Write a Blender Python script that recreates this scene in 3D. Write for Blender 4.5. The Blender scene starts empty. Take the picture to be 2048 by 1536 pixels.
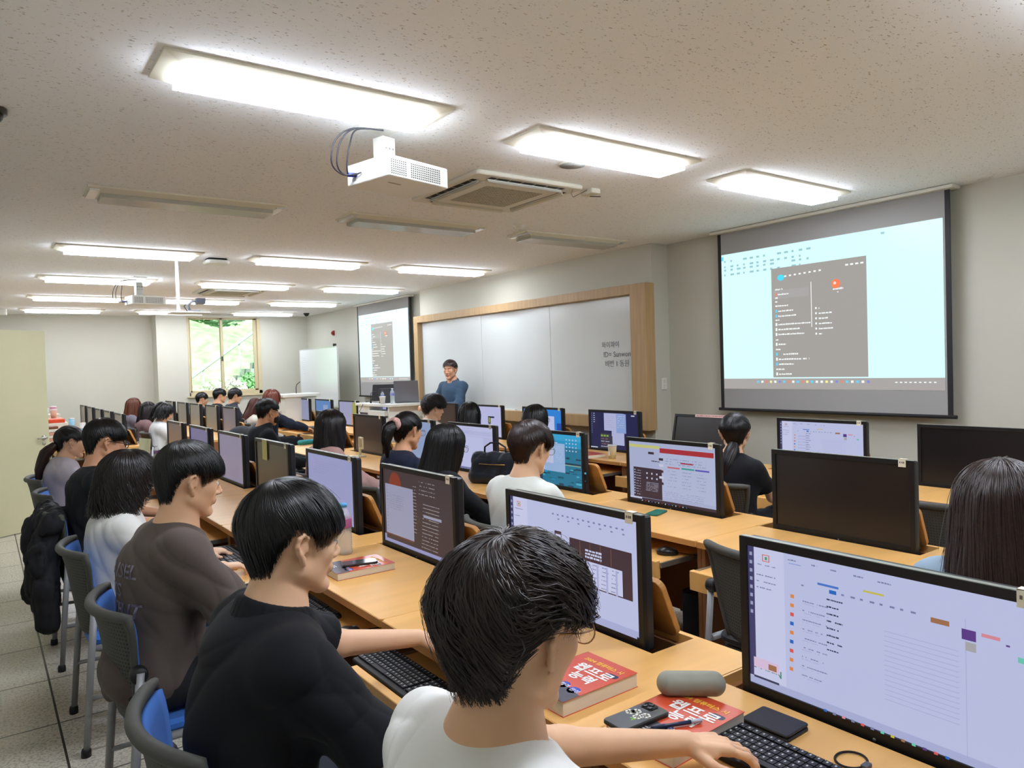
import bpy, math, random
import numpy as np
from mathutils import Vector, Matrix

S = bpy.context.scene
COL = S.collection
# ---------------------------------------------------------------- camera, world, light, exposure
CAM_F = 1468.16
def make_camera():
    ya, pi_, ro = .62745, -.02500, -.03109
    fw = Vector((math.sin(ya)*math.cos(pi_), math.cos(ya)*math.cos(pi_), math.sin(pi_)))
    rt = Vector((math.cos(ya), -math.sin(ya), 0)); up = rt.cross(fw)
    r2 = rt*math.cos(ro) + up*math.sin(ro); u2 = up*math.cos(ro) - rt*math.sin(ro)
    cam = bpy.data.cameras.new('camera'); o = bpy.data.objects.new('camera', cam); COL.objects.link(o)
    m = Matrix((r2, u2, -fw)).transposed().to_4x4(); m.translation = Vector((0, 0, 1.58)); o.matrix_world = m
    cam.sensor_fit = 'HORIZONTAL'; cam.sensor_width = 36; cam.lens = CAM_F/2048*36
    cam.clip_start = .02; cam.clip_end = 200
    S.camera = o
make_camera()
S.view_settings.view_transform = 'Standard'; S.view_settings.look = 'None'
S.view_settings.gamma = 1; S.view_settings.use_curve_mapping = False
S.view_settings.exposure = 1.6
SCR = .30            # screens: strength that shows a colour as such at this exposure
PANEL = 10.5          # ceiling panel emission strength
w = bpy.data.worlds.new('sky'); S.world = w; w.use_nodes = True
nt = w.node_tree; bg = nt.nodes['Background']
sky = nt.nodes.new('ShaderNodeTexSky'); sky.sky_type = 'HOSEK_WILKIE'; sky.turbidity = 5; sky.sun_direction = (.4, .5, .76)
nt.links.new(sky.outputs[0], bg.inputs[0]); bg.inputs[1].default_value = 1.0
sl = bpy.data.lights.new('sun', 'SUN'); so = bpy.data.objects.new('sun', sl); COL.objects.link(so)
sl.energy = 3.0; sl.angle = .02; so.rotation_euler = (math.radians(42), 0, math.radians(-20)); so.location = (4, 10, 12)
S.cycles.max_bounces = 7; S.cycles.diffuse_bounces = 4; S.cycles.glossy_bounces = 3
S.cycles.transmission_bounces = 5; S.cycles.transparent_max_bounces = 8
S.cycles.caustics_reflective = False; S.cycles.caustics_refractive = False
S.cycles.sample_clamp_indirect = 6
S.cycles.use_denoising = True

# ---------------------------------------------------------------- helpers
def lin(c):
    if isinstance(c, str):
        c = c.lstrip('#'); v = [int(c[i:i+2], 16)/255 for i in (0, 2, 4)]
        return tuple((x/12.92 if x <= .04045 else ((x+.055)/1.055)**2.4) for x in v)
    return tuple(c)
MATS = {}
def mat(name, col, rough=.55, metal=0, spec=.5, emit=0, ecol=None, noise=None, bump=None, trans=0, ior=1.45, alpha=1, sheen=0, coat=0):
    """noise=(scale,amount,detail[,stretch]) varies the base colour; bump=(scale,strength,distance[,stretch])"""
    if name in MATS: return MATS[name]
    m = bpy.data.materials.new(name); m.use_nodes = True; MATS[name] = m
    t = m.node_tree; b = t.nodes['Principled BSDF']; c = lin(col)
    b.inputs['Base Color'].default_value = (*c, 1); b.inputs['Roughness'].default_value = rough
    b.inputs['Metallic'].default_value = metal; b.inputs['Specular IOR Level'].default_value = spec
    b.inputs['IOR'].default_value = ior
    if trans: b.inputs['Transmission Weight'].default_value = trans
    if alpha < 1: b.inputs['Alpha'].default_value = alpha
    if coat: b.inputs['Coat Weight'].default_value = coat; b.inputs['Coat Roughness'].default_value = .15
    if sheen: b.inputs['Sheen Weight'].default_value = sheen
    if emit:
        b.inputs['Emission Color'].default_value = (*lin(ecol or col), 1); b.inputs['Emission Strength'].default_value = emit
    def tex(scale, detail, stretch):
        tc = t.nodes.new('ShaderNodeTexCoord'); mp = t.nodes.new('ShaderNodeMapping'); n = t.nodes.new('ShaderNodeTexNoise')
        t.links.new(tc.outputs['Object'], mp.inputs[0]); t.links.new(mp.outputs[0], n.inputs[0])
        mp.inputs['Scale'].default_value = stretch; n.inputs['Scale'].default_value = scale; n.inputs['Detail'].default_value = detail
        return n
    if noise:
        n = tex(noise[0], noise[2] if len(noise) > 2 else 3, noise[3] if len(noise) > 3 else (1, 1, 1))
        r = t.nodes.new('ShaderNodeValToRGB'); a = noise[1]
        r.color_ramp.elements[0].position = .3; r.color_ramp.elements[1].position = .7
        r.color_ramp.elements[0].color = (*[x*(1-a) for x in c], 1); r.color_ramp.elements[1].color = (*[min(1, x*(1+a)) for x in c], 1)
        t.links.new(n.outputs[0], r.inputs[0]); t.links.new(r.outputs[0], b.inputs['Base Color'])
    if bump:
        n = tex(bump[0], 3, bump[3] if len(bump) > 3 else (1, 1, 1)); bp = t.nodes.new('ShaderNodeBump')
        bp.inputs['Strength'].default_value = bump[1]; bp.inputs['Distance'].default_value = bump[2]
        t.links.new(n.outputs[0], bp.inputs['Height']); t.links.new(bp.outputs[0], b.inputs['Normal'])
    return m
def emat(name, col, s=1.0):
    """a lit screen colour: nearly black base that gives off its own light"""
    return mat(name, '#0a0a0c', .35, spec=.3, emit=s*SCR, ecol=col)

def smooth_path(pts, n=6):
    P = [Vector(p) for p in pts]; P = [P[0]]+P+[P[-1]]; o = []
    for i in range(1, len(P)-2):
        a, b, c, d = P[i-1:i+3]
        for k in range(n):
            t = k/n; o.append(.5*((2*b)+(c-a)*t+(2*a-5*b+4*c-d)*t*t+(3*b-a-3*c+d)*t**3))
    return o+[P[-2]]
class MB:
    """collects shapes; build() links them as one mesh object"""
    def __init__(s): s.v = []; s.f = []; s.m = []; s.sm = []
    def add(s, vs, fs, mi=0, smooth=False):
        o = len(s.v); s.v += [tuple(v) for v in vs]
        for f in fs: s.f.append(tuple(i+o for i in f)); s.m.append(mi); s.sm.append(smooth)
        return s
    def box(s, x0, y0, z0, x1, y1, z1, mi=0, M=None):
        vs = [(x0,y0,z0),(x1,y0,z0),(x1,y1,z0),(x0,y1,z0),(x0,y0,z1),(x1,y0,z1),(x1,y1,z1),(x0,y1,z1)]
        if M is not None: vs = [M @ Vector(v) for v in vs]
        return s.add(vs, [(0,3,2,1),(4,5,6,7),(0,1,5,4),(1,2,6,5),(2,3,7,6),(3,0,4,7)], mi)
    def rbox(s, x0, y0, z0, x1, y1, z1, r, mi=0, M=None, axis=2, n=4, rr=None):
        """box with rounded vertical (axis) edges and a small chamfer on the caps"""
        L = [(x0,x1),(y0,y1),(z0,z1)]; a, b = [i for i in range(3) if i != axis]
        ca, cb = sum(L[a])/2, sum(L[b])/2; ha, hb = (L[a][1]-L[a][0])/2, (L[b][1]-L[b][0])/2
        c = rr if rr is not None else r*.4; c = min(c, (L[axis][1]-L[axis][0])/2.01)
        rings = []
        for z, ins in ((L[axis][0], c), (L[axis][0]+c, 0), (L[axis][1]-c, 0), (L[axis][1], c)):
            ring = []
            for q in range(4):
                sx, sy = ((1,1),(-1,1),(-1,-1),(1,-1))[q]
                for k in range(n+1):
                    t = (q + k/n)*math.pi/2; R = max(r-ins, 1e-4)
                    p = [0,0,0]; p[a] = ca + sx*(ha-ins-R) + R*math.cos(t); p[b] = cb + sy*(hb-ins-R) + R*math.sin(t); p[axis] = z
                    ring.append(p)
            rings.append(ring)
        N = len(rings[0]); vs = [p for ri in rings for p in ri]
        if M is not None: vs = [M @ Vector(v) for v in vs]
        fs = [tuple(range(N))[::-1], tuple(range(3*N, 4*N))]
        for i in range(3):
            for k in range(N): fs.append((i*N+k, i*N+(k+1)%N, (i+1)*N+(k+1)%N, (i+1)*N+k))
        if axis == 1: fs = [f[::-1] for f in fs]
        return s.add(vs, fs, mi)
    def tube(s, pts, r, n=10, mi=0, cap=True, smooth=True, flat=1.0):
        pts = [Vector(p) for p in pts]; R = r if hasattr(r, '__len__') else [r]*len(pts); vs = []; prev = None
        for i, p in enumerate(pts):
            d = (pts[min(i+1, len(pts)-1)] - pts[max(i-1, 0)]).normalized()
            if prev is None: u = d.orthogonal().normalized()
            else:
                u = prev - d*prev.dot(d); u = u.normalized() if u.length > 1e-6 else d.orthogonal().normalized()
            prev = u; v = d.cross(u)
            for k in range(n):
                t = 2*math.pi*k/n; vs.append(p + u*(R[i]*math.cos(t)) + v*(R[i]*flat*math.sin(t)))
        fs = [(i*n+k, i*n+(k+1)%n, (i+1)*n+(k+1)%n, (i+1)*n+k) for i in range(len(pts)-1) for k in range(n)]
        s.add(vs, fs, mi, smooth)
        if cap:
            m0 = len(s.v)-len(vs)
            s.f += [tuple(m0+k for k in range(n))[::-1], tuple(m0+(len(pts)-1)*n+k for k in range(n))]; s.m += [mi, mi]; s.sm += [False, False]
        return s
    def lathe(s, prof, c, n=20, mi=0, axis=2, M=None):
        vs = []; 
        for r, z in prof:
            for k in range(n):
                t = 2*math.pi*k/n; p = [r*math.cos(t), r*math.sin(t), z]
                if axis == 0: p = [p[2], p[0], p[1]]
                if axis == 1: p = [p[1], p[2], p[0]]
                vs.append(Vector(p))
        if M is not None: vs = [M @ v for v in vs]
        vs = [v + Vector(c) for v in vs]
        fs = [(i*n+k, i*n+(k+1)%n, (i+1)*n+(k+1)%n, (i+1)*n+k) for i in range(len(prof)-1) for k in range(n)]
        s.add(vs, fs, mi, True)
        m0 = len(s.v)-len(vs)
        if prof[0][0] > 1e-4: s.f.append(tuple(m0+k for k in range(n))[::-1]); s.m.append(mi); s.sm.append(False)
        if prof[-1][0] > 1e-4: s.f.append(tuple(m0+(len(prof)-1)*n+k for k in range(n))); s.m.append(mi); s.sm.append(False)
        return s
    def prism(s, poly, axis, a, b, mi=0, M=None):
        """polygon in the two other axes (in x,y,z order), extruded a..b on axis"""
        n = len(poly); vs = []
        for h in (a, b):
            for q in poly:
                p = list(q); p.insert(axis, h); vs.append(Vector(p))
        if M is not None: vs = [M @ v for v in vs]
        return s.add(vs, [tuple(range(n))[::-1], tuple(range(n, 2*n))] + [(k, (k+1)%n, n+(k+1)%n, n+k) for k in range(n)], mi)
    def build(s, name, mats, parent=None, loc=None, bevel=0, fix=True):
        me = bpy.data.meshes.new(name); me.from_pydata(s.v, [], s.f)
        for m in (mats if isinstance(mats, (list, tuple)) else [mats]): me.materials.append(m)
        me.polygons.foreach_set('material_index', s.m); me.polygons.foreach_set('use_smooth', s.sm)
        if fix:
            import bmesh
            bm = bmesh.new(); bm.from_mesh(me); bmesh.ops.recalc_face_normals(bm, faces=bm.faces)
            if bevel:
                es = [e for e in bm.edges if len(e.link_faces) == 2 and e.calc_face_angle(0) > .6]
                bmesh.ops.bevel(bm, geom=es, offset=bevel, segments=2, profile=.6, affect='EDGES', clamp_overlap=True)
            bm.to_mesh(me); bm.free()
        me.update()
        o = bpy.data.objects.new(name, me); COL.objects.link(o)
        if parent: o.parent = parent
        if loc: o.location = loc
        return o
def tag(o, label=None, cat=None, group=None, kind=None):
    if label: o['label'] = label
    if cat: o['category'] = cat
    if group: o['group'] = group
    if kind: o['kind'] = kind
    return o
def empty(name, loc=(0,0,0), rz=0, label=None, cat=None, group=None):
    o = bpy.data.objects.new(name, None); COL.objects.link(o); o.location = loc; o.rotation_euler = (0,0,rz)
    o.empty_display_size = .1
    return tag(o, label, cat, group)
def dup(root, loc=None, rz=None, label=None, group=None):
    def cp(o, par):
        c = o.copy(); COL.objects.link(c); c.parent = par
        for ch in list(o.children): cp(ch, c)
        return c
    r = cp(root, root.parent)
    if loc is not None: r.location = loc
    if rz is not None: r.rotation_euler = (0,0,rz)
    if label: r['label'] = label
    if group: r['group'] = group
    return r
def struct(o): o['kind'] = 'structure'; return o
def text(name, s, size, M, material, parent=None, extrude=.0004, align='LEFT', spacing=1, bold=0):
    c = bpy.data.curves.new(name, 'FONT'); c.body = s; c.size = size; c.extrude = extrude; c.align_x = align
    c.space_line = spacing; c.resolution_u = 2; c.offset = bold
    q = bpy.data.objects.new(name, c); COL.objects.link(q); bpy.context.view_layer.update()
    me = bpy.data.meshes.new_from_object(q.evaluated_get(bpy.context.evaluated_depsgraph_get()))
    bpy.data.objects.remove(q); bpy.data.curves.remove(c); me.materials.clear(); me.materials.append(material)
    o = bpy.data.objects.new(name, me); COL.objects.link(o); o.parent = parent; o.matrix_local = M
    return o
def frame(o, x, y):
    """matrix with origin o, local x along x, local y along y"""
    x = Vector(x).normalized(); z = x.cross(Vector(y)).normalized(); y = z.cross(x)
    m = Matrix((x, y, z)).transposed().to_4x4(); m.translation = Vector(o); return m

# ---------------------------------------------------------------- room
ZC = 2.78
def room():
    wallm = mat('wall_paint', '#c6c4b6', .7, noise=(1.5, .02, 2), bump=(90, .05, .002))
    bumpm = wallm
    # ceiling: mineral fibre board with dark pits
    cm = bpy.data.materials.new('mineral_fibre'); cm.use_nodes = True; t = cm.node_tree; b = t.nodes['Principled BSDF']
    b.inputs['Roughness'].default_value = .9
    tc = t.nodes.new('ShaderNodeTexCoord'); mp = t.nodes.new('ShaderNodeMapping'); mp.inputs['Scale'].default_value = (1, 2.2, 1)
    vo = t.nodes.new('ShaderNodeTexNoise'); vo.inputs['Scale'].default_value = 52; vo.inputs['Detail'].default_value = 2.5; vo.inputs['Roughness'].default_value = .6
    r = t.nodes.new('ShaderNodeValToRGB'); r.color_ramp.elements[0].position = .295; r.color_ramp.elements[1].position = .37
    r.color_ramp.elements[0].color = (*lin('#a0988a'), 1); r.color_ramp.elements[1].color = (*lin('#f3f5f6'), 1)
    t.links.new(tc.outputs['Object'], mp.inputs[0]); t.links.new(mp.outputs[0], vo.inputs[0]); t.links.new(vo.outputs[0], r.inputs[0]); t.links.new(r.outputs[0], b.inputs['Base Color'])
    bp = t.nodes.new('ShaderNodeBump'); bp.inputs['Strength'].default_value = .35; bp.inputs['Distance'].default_value = .004
    t.links.new(r.outputs[0], bp.inputs['Height']); t.links.new(bp.outputs[0], b.inputs['Normal'])
    # floor: granite-look tiles 0.6 m with dark joints
    fm = bpy.data.materials.new('granite_tiles'); fm.use_nodes = True; t = fm.node_tree; b = t.nodes['Principled BSDF']
    b.inputs['Roughness'].default_value = .3
    tc = t.nodes.new('ShaderNodeTexCoord'); mp = t.nodes.new('ShaderNodeMapping')
    mp.inputs['Location'].default_value = (-.235/.6, -3.96/.605, 0); mp.inputs['Scale'].default_value = (1/.6, 1/.605, 1)
    br = t.nodes.new('ShaderNodeTexBrick'); br.offset = 0; br.inputs['Scale'].default_value = 1; br.inputs['Mortar Size'].default_value = .0085
    br.inputs['Mortar Smooth'].default_value = .1; br.inputs['Brick Width'].default_value = 1; br.inputs['Row Height'].default_value = 1; br.inputs['Bias'].default_value = 0
    n1 = t.nodes.new('ShaderNodeTexNoise'); n1.inputs['Scale'].default_value = 75; n1.inputs['Detail'].default_value = 4; n1.inputs['Roughness'].default_value = .7
    n2 = t.nodes.new('ShaderNodeTexNoise'); n2.inputs['Scale'].default_value = 2.2; n2.inputs['Detail'].default_value = 3
    r1 = t.nodes.new('ShaderNodeValToRGB'); e = r1.color_ramp.elements; e[0].position = .36; e[0].color = (*lin('#a39a88'), 1); e[1].position = .54; e[1].color = (*lin('#e6dfce'), 1)
    mx = t.nodes.new('ShaderNodeMix'); mx.data_type = 'RGBA'; mx.blend_type = 'MULTIPLY'; mx.inputs[0].default_value = .2
    t.links.new(tc.outputs['Object'], mp.inputs[0]); t.links.new(mp.outputs[0], br.inputs[0]); t.links.new(tc.outputs['Object'], n1.inputs[0]); t.links.new(tc.outputs['Object'], n2.inputs[0])
    t.links.new(n1.outputs[0], r1.inputs[0]); t.links.new(r1.outputs[0], mx.inputs[6]); t.links.new(n2.outputs[0], mx.inputs[7])
    t.links.new(mx.outputs[2], br.inputs['Color1']); t.links.new(mx.outputs[2], br.inputs['Color2']); br.inputs['Mortar'].default_value = (*lin('#3a352d'), 1)
    t.links.new(br.outputs[0], b.inputs['Base Color'])
    struct(MB().box(-.4, -3.2, -.12, 6.1, 16.3, 0).build('floor', fm))
    struct(MB().box(-.4, -3.2, ZC, 6.1, 16.3, ZC+.12).build('ceiling', cm))
    struct(MB().box(5.8, -3.2, 0, 5.95, 16.2, ZC).build('wall_right', wallm))
    struct(MB().box(5.56, 5.2, 0, 5.8, 10.03, ZC).build('wall_right_projection', bumpm))
    struct(MB().box(-.35, -3.2, 0, -.2, 8.84, ZC).build('wall_left', wallm))
    struct(MB().box(-.35, 8.84, 2.13, -.2, 9.78, ZC).box(-.35, 9.78, 0, -.2, 16.2, ZC).build('wall_left_far', wallm))
    struct(MB().box(-.35, -3.2, 0, 6, -3.05, ZC).build('wall_back', wallm))
    # far wall: deeper on the left, nearer on the right round the window
    struct(MB().box(-.35, 15.95, 0, 2.8, 16.1, ZC).build('wall_far', wallm))
    WX0, WX1, WZ0, WZ1, WY = 3.36, 4.79, 1.17, 2.735, 15.5
    struct(MB().box(2.8, WY, 0, WX0, 16.1, ZC).box(WX1, WY, 0, 5.95, WY+.3, ZC).box(WX0, WY, 0, WX1, WY+.3, WZ0)
           .box(WX0, WY, WZ1, WX1, WY+.3, ZC).build('wall_far_window', wallm))
    # window: beige frame, two sliding sashes with glass
    fr = mat('window_frame_beige', '#cbbd98', .45)
    gl = mat('window_glass', '#f4fff8', .0, trans=1, ior=1.1, spec=.8)
    wnd = empty('window_1', (0, 0, 0)); wnd['kind'] = 'structure'
    a = MB(); y0, y1 = WY-.01, WY+.14; th = .05
    a.box(WX0, y0, WZ0, WX0+th*.55, y1, WZ1).box(WX1-.07, y0, WZ0, WX1, y1, WZ1).box(WX0, y0, WZ0, WX1, y1, WZ0+.07).box(WX0, y0, WZ1-.012, WX1, y1, WZ1)
    a.build('window_frame', fr, wnd, bevel=.004)
    for nm, xa, xb, yy in (('sash', WX0+.03, 4.06, WY+.085), ('sash', 4.0, WX1-.07, WY+.045)):
        b2 = MB(); q = .065; za, zb = WZ0+.07, WZ1-.012
        b2.box(xa, yy, za, xa+q*.7, yy+.03, zb).box(xb-q, yy, za, xb, yy+.03, zb).box(xa, yy, za, xb, yy+.03, za+q*.5).box(xa, yy, zb-q*.4, xb, yy+.03, zb)
        sa = b2.build(nm, fr, wnd, bevel=.003)
        MB().box(xa+q*.7, yy+.012, za+q*.5, xb-q, yy+.016, zb-q*.4).build('glass', gl, sa)
    MB().rbox(4.0, WY+.02, 1.86, 4.03, WY+.046, 1.95, .006, axis=1).build('window_latch', mat('dark_grey_plastic', '#3b3c3e', .4), wnd)
    sill = MB().box(WX0-.05, WY-.05, WZ0-.035, WX1+.05, WY+.02, WZ0).build('trim_1', fr, bevel=.004); sill['kind'] = 'structure'
    # wooden skirting along the front wall
    sk = mat('skirting_wood', '#a8834f', .5, noise=(6, .12, 4, (1, .3, 6)))
    struct(MB().box(5.775, -3, 0, 5.8, 5.2, .1).box(5.775, 10.03, 0, 5.8, 15.5, .1).build('baseboard_right', sk))
    struct(MB().box(2.8, 15.475, 0, 5.775, 15.5, .1).box(-.2, 15.925, 0, 2.8, 15.95, .1).build('baseboard_far', sk))
    # metal door standing open
    dm = mat('door_paint', '#d6d3ae', .45, noise=(2, .03, 3), bump=(40, .04, .002))
    hx, hy = -.165, 8.86; ang = math.atan2(.567, .823)
    dr = empty('door_1', (hx, hy, 0), ang); dr['kind'] = 'structure'
    MB().box(0, -.022, .008, .9, .022, 2.107).build('door_leaf', dm, dr, bevel=.003)
    st = mat('satin_steel', '#b4b2aa', .3, metal=.85)
    for sgn in (-1, 1):
        k = MB(); k.lathe([(.0, 0), (.027, .0), (.027, .008), (.012, .012), (.011, .05), (.0, .05)], (.835, sgn*.022, .965), 16, axis=1, M=Matrix.Scale(sgn, 3, (0, 1, 0)))
        k.tube([(.835, sgn*.066, .965), (.80, sgn*.07, .965), (.735, sgn*.068, .963)], [.011, .010, .008], 10)
        k.lathe([(.0, 0), (.017, .0), (.017, .006), (.0, .006)], (.835, sgn*.022, .90), 14, axis=1, M=Matrix.Scale(sgn, 3, (0, 1, 0)))
        k.build('door_handle', st, dr)
    struct(MB().box(-.36, 8.78, 0, -.19, 8.84, 2.17).box(-.36, 9.78, 0, -.19, 9.84, 2.17).box(-.36, 8.78, 2.11, -.19, 9.84, 2.17).build('trim_2', dm))
room()

def lights():
    plate = mat('fixture_cream', '#e4dfcb', .5); on = mat('lit_diffuser', '#fffdf6', .4, emit=PANEL, ecol='#e8f0ff')
    off = mat('unlit_diffuser', '#b4b2a6', .25); silver = mat('reflector_silver', '#dcdcd6', .25, metal=.4)
    xs = [.59, 2.32, 3.99]; ys = [.57, 2.9, 5.2, 7.56, 9.88, 12.26, 14.5]; W, D = 1.24, .31
    where_x = ['nearest the aisle', 'middle column', 'by the front wall']
    where_y = ['row above the camera', 'first row', '', 'row just past the unlit ones', 'fourth lit row', 'fifth lit row', 'row next to the window']
    for j, y in enumerate(ys):
        for i, x in enumerate(xs):
            lit = j != 2
            lab = ('long ceiling light switched on, %s, %s' % (where_y[j], where_x[i])) if lit else \
                  ('long rectangular ceiling light switched off, grey panel, %s' % where_x[i])
            t = empty('ceiling_light', (x, y, ZC), 0, lab, 'ceiling light', 'lit ceiling lights' if lit else 'unlit ceiling lights')
            b = MB(); z1 = -.004; zb = -.032; i1 = .055; i2 = .075
            # frame plate with sloping sides down to the diffuser
            o4 = [(0, 0), (W, 0), (W, D), (0, D)]; n4 = [(i2, i1), (W-i2, i1), (W-i2, D-i1*.6), (i2, D-i1*.6)]
            vs = [(p[0], p[1], 0) for p in o4]+[(p[0], p[1], -.012) for p in o4]+[(p[0], p[1], zb) for p in n4]
            fs = [(k, (k+1) % 4, 4+(k+1) % 4, 4+k) for k in range(4)]+[(4+k, 4+(k+1) % 4, 8+(k+1) % 4, 8+k) for k in range(4)]+[(3, 2, 1, 0), (8, 9, 10, 11)]
            b.add(vs, fs); b.build('light_frame', plate, t, bevel=.002)
            e = .006
            MB().box(i2+e, i1+e, zb-.026, W-i2-e, D-i1*.6-e, zb+.001).build('diffuser', on if lit else off, t)
            if not lit:
                for a_, b_ in ((.012, i2-.01), (W-i2+.01, W-.012)): MB().box(a_, .02, -.03, b_, D-.02, -.012).build('end_clip', silver, t)
lights()
# ---------------------------------------------------------------- front wall: whiteboards, projection screens
def whiteboard():
    wood = mat('board_frame_wood', '#b5966a', .5, noise=(5, .1, 4, (6, 6, .4)))
    ws = mat('whiteboard_enamel', '#d3d8d6', .16, spec=.6, noise=(1.2, .02, 3))
    t = empty('whiteboard', (5.56, 5.17, 0), 0, 'long three-panel whiteboard in a light wood frame on the front wall', 'whiteboard')
    L = 4.85; z0, z1 = .88, 2.375
    b = MB(); fx = -.13
    b.box(fx, 0, z0, 0, .22, z1).box(fx, L-.12, z0, 0, L, z1).box(fx, .22, z1-.1, 0, L-.12, z1).box(fx, .22, z0, 0, L-.12, z0+.13)
    b.build('board_frame', wood, t, bevel=.004)
    ys = [.22, 1.63, 3.1, L-.12]
    for i in range(3):
        MB().box(-.045, ys[i]+.003, z0+.13, -.02, ys[i+1]-.003, z1-.1).build('board_panel', ws, t, bevel=.002)
    al = mat('aluminium_trim', '#c9c9c4', .35, metal=.6)
    for a_, b_ in ((.222, .235), (L-.135, L-.122)): MB().box(-.055, a_, z0+.13, -.04, b_, z1-.1).build('edge_trim', al, t)
    MB().box(-.075, 2.35, z0+.13, -.045, 2.6, z0+.145).build('board_eraser', mat('eraser_white', '#e9e9e4', .6), t)
    ink = mat('marker_ink', '#6c7072', .7)
    def wr(s, y, z, size):
        text('handwriting', s, size, frame((-.047, y, z), (0, -1, 0), (0, 0, 1)), ink, t, .0003)
    wr('와이파이', .745, 1.745, .075); wr('ID= Sunwon N', .72, 1.64, .082); wr('비번 1 동원', .70, 1.54, .078); wr('원', .285, 1.69, .06); wr('동', .285, 1.63, .055)
whiteboard()

def picture_mesh(name, parent, O, U, V, wd, ht, rects, n, colours, strength, polys=()):
    """flat picture of coloured rectangles: rects (u0,v0,u1,v1,colour index), u along U, v up along V; drawn in order"""
    O, U, V = Vector(O), Vector(U), Vector(V); N = Vector(n)
    b = MB()
    for i, r in enumerate(rects):
        off = N*(.00025+.00006*i if i else 0)
        q = [(r[0], r[1]), (r[2], r[1]), (r[2], r[3]), (r[0], r[3])]
        b.add([O+U*(a*wd)+V*(c*ht)+off for a, c in q], [(0, 1, 2, 3)], r[4])
    for cx, cy, rx, ry, ci in polys:
        lift = .00015 if ci < 0 else .0003+.00006*len(rects); ci = abs(ci)     # a negative colour index lies under the windows
        b.add([O+U*(cx*wd+rx*math.cos(k/24*6.2832))+V*(cy*ht+ry*math.sin(k/24*6.2832))+N*lift for k in range(24)], [tuple(range(24))], ci)
    return b.build(name, [emat('light_%s_%s' % (c.strip('#'), str(strength)), c, strength) for c in colours], parent, fix=False)

def txtline(R, u, v, wd, h, ci, rng, gap=.18):
    """a row of small strokes that reads as unreadably small writing"""
    x = u
    while x < u+wd:
        k = rng.uniform(.35, 1.3)*h*1.1
        if rng.random() > gap: R.append((x, v, min(x+k*.8, u+wd), v+h*rng.uniform(.7, 1), ci))
        x += k

def launcher_rects(rng):
    """dark search panel on a pale document, as on both projection screens"""
    R = [(0, .075, 1, 1, 0), (0, 0, 1, .075, 1)]
    for k in range(4): R.append((.0+.25*k, .075, .25+.25*k, .95, 0))
    R.append((.0, .955, .012, .985, 5))
    for r_, v in enumerate((.94, .90, .875, .84)):
        for k in range(13):
            if rng.random() > .15: R.append((.015+k*.036, v, .015+k*.036+rng.uniform(.008, .022), v+.014, 4))
    R.append((.77, .962, .785, .975, 4))
    R.append((.272, .083, .71, .845, 2))
    n0 = len(R)
    R.append((.25, .60, .415, .655, 3)); R.append((.425, .40, .428, .685, 6))
    for k, (v, wd, ic) in enumerate([(.655, .035, 0), (.622, .05, 7), (.60, .012, 0), (.575, .012, 0), (.547, .06, 0), (.513, .07, 5), (.48, .09, 5), (.455, .018, 0), (.425, .15, 6), (.392, .1, 6), (.36, .12, 6), (.325, .012, 0), (.295, .035, 6), (.262, .022, 0), (.23, .09, 5), (.197, .14, 6), (.165, .07, 5), (.132, .04, 0), (.10, .06, 6)]):
        if ic: R.append((.262, v-.004, .27, v+.016, ic))
        txtline(R, .275 if ic else .262, v, wd, .010, 6, rng, .08)
    for k in range(6):
        R.append((.445, .51-k*.032, .452, .522-k*.032, 6)); txtline(R, .46, .51-k*.032, (.012, .06, .04, .055, .06, .015)[k], .010, 6, rng, .1)
    txtline(R, .51, .618, .055, .011, 6, rng, .05); R.append((.54, .60, .545, .606, 6))
    for k in range(8): R.append((.31+k*.022, .735+k*.0012, .31+k*.022+.01, .745+k*.0012, 6))
    for k in range(4): R.append((.575+k*.02, .755, .587+k*.02, .765, 6))
    R[n0:] = [(.272+(a_-.245)*1.068, .083+(b_-.083)*1.063, .272+(c_-.245)*1.068, .083+(d_-.083)*1.063, e_) for a_, b_, c_, d_, e_ in R[n0:]]
    cols = (5, 6, 7, 8, 6, 9, 5, 7, 6, 5, 7, 8, 5, 6, 6, 8, 6, 9, 7, 5, 6, 5, 6, 9)
    for k, c in enumerate(cols): R.append((.19+k*.0225, .045, .201+k*.0225, .06, c))
    for k in range(9): R.append((.82+k*.018, .045, .829+k*.018, .052, 6))
    return R
def projection_screen(name, y0, y1, py0, py1, pz0, pz1, lab, s):
    t = empty('projection_screen', (5.70, y0, 0), 0, lab, 'projection screen', 'pull-down projection screens')
    W = y1-y0; blk = mat('screen_black_border', '#1d1b1e', .6)
    MB().box(-.004, 0, 1.12, .0, W, ZC-.002).build('screen_fabric', mat('matte_screen_fabric', '#a09f9d', .8), t)
    for a_, b_ in ((-.035, 0), (W, W+.035)): MB().box(-.006, a_, 1.12, .002, b_, ZC-.002).build('border_strip', blk, t)
    MB().tube([(-.002, -.06, 1.108), (-.002, W+.06, 1.108)], .014, 10).build('bottom_bar', blk, t)
    MB().rbox(-.06, -.08, ZC-.03, .06, W+.09, ZC-.002, .01, axis=1).build('screen_casing', mat('casing_white', '#d8d5ca', .5), t)
    rng = random.Random(4)
    cols = ['#c9eef0', '#9c9896', '#96938f', '#9b9998', '#8fb9c0', '#5cc4e8', '#e4e8e6', '#d77f66', '#e7e08a', '#7c7fd0', '#47cdf0', '#ea7a52']
    R = launcher_rects(rng)  # picture glows by itself in place of light thrown by a projector
    picture_mesh('projected_picture', t, (-.0055, py1-y0, pz0), (0, -1, 0), (0, 0, 1), py1-py0, pz1-pz0, R, (-1, 0, 0), cols, s,
                 [(.325, .775, .033, .026, 10), (.583, .69, .038, .038, 11), (.578, .695, .012, .012, 6)])
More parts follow.
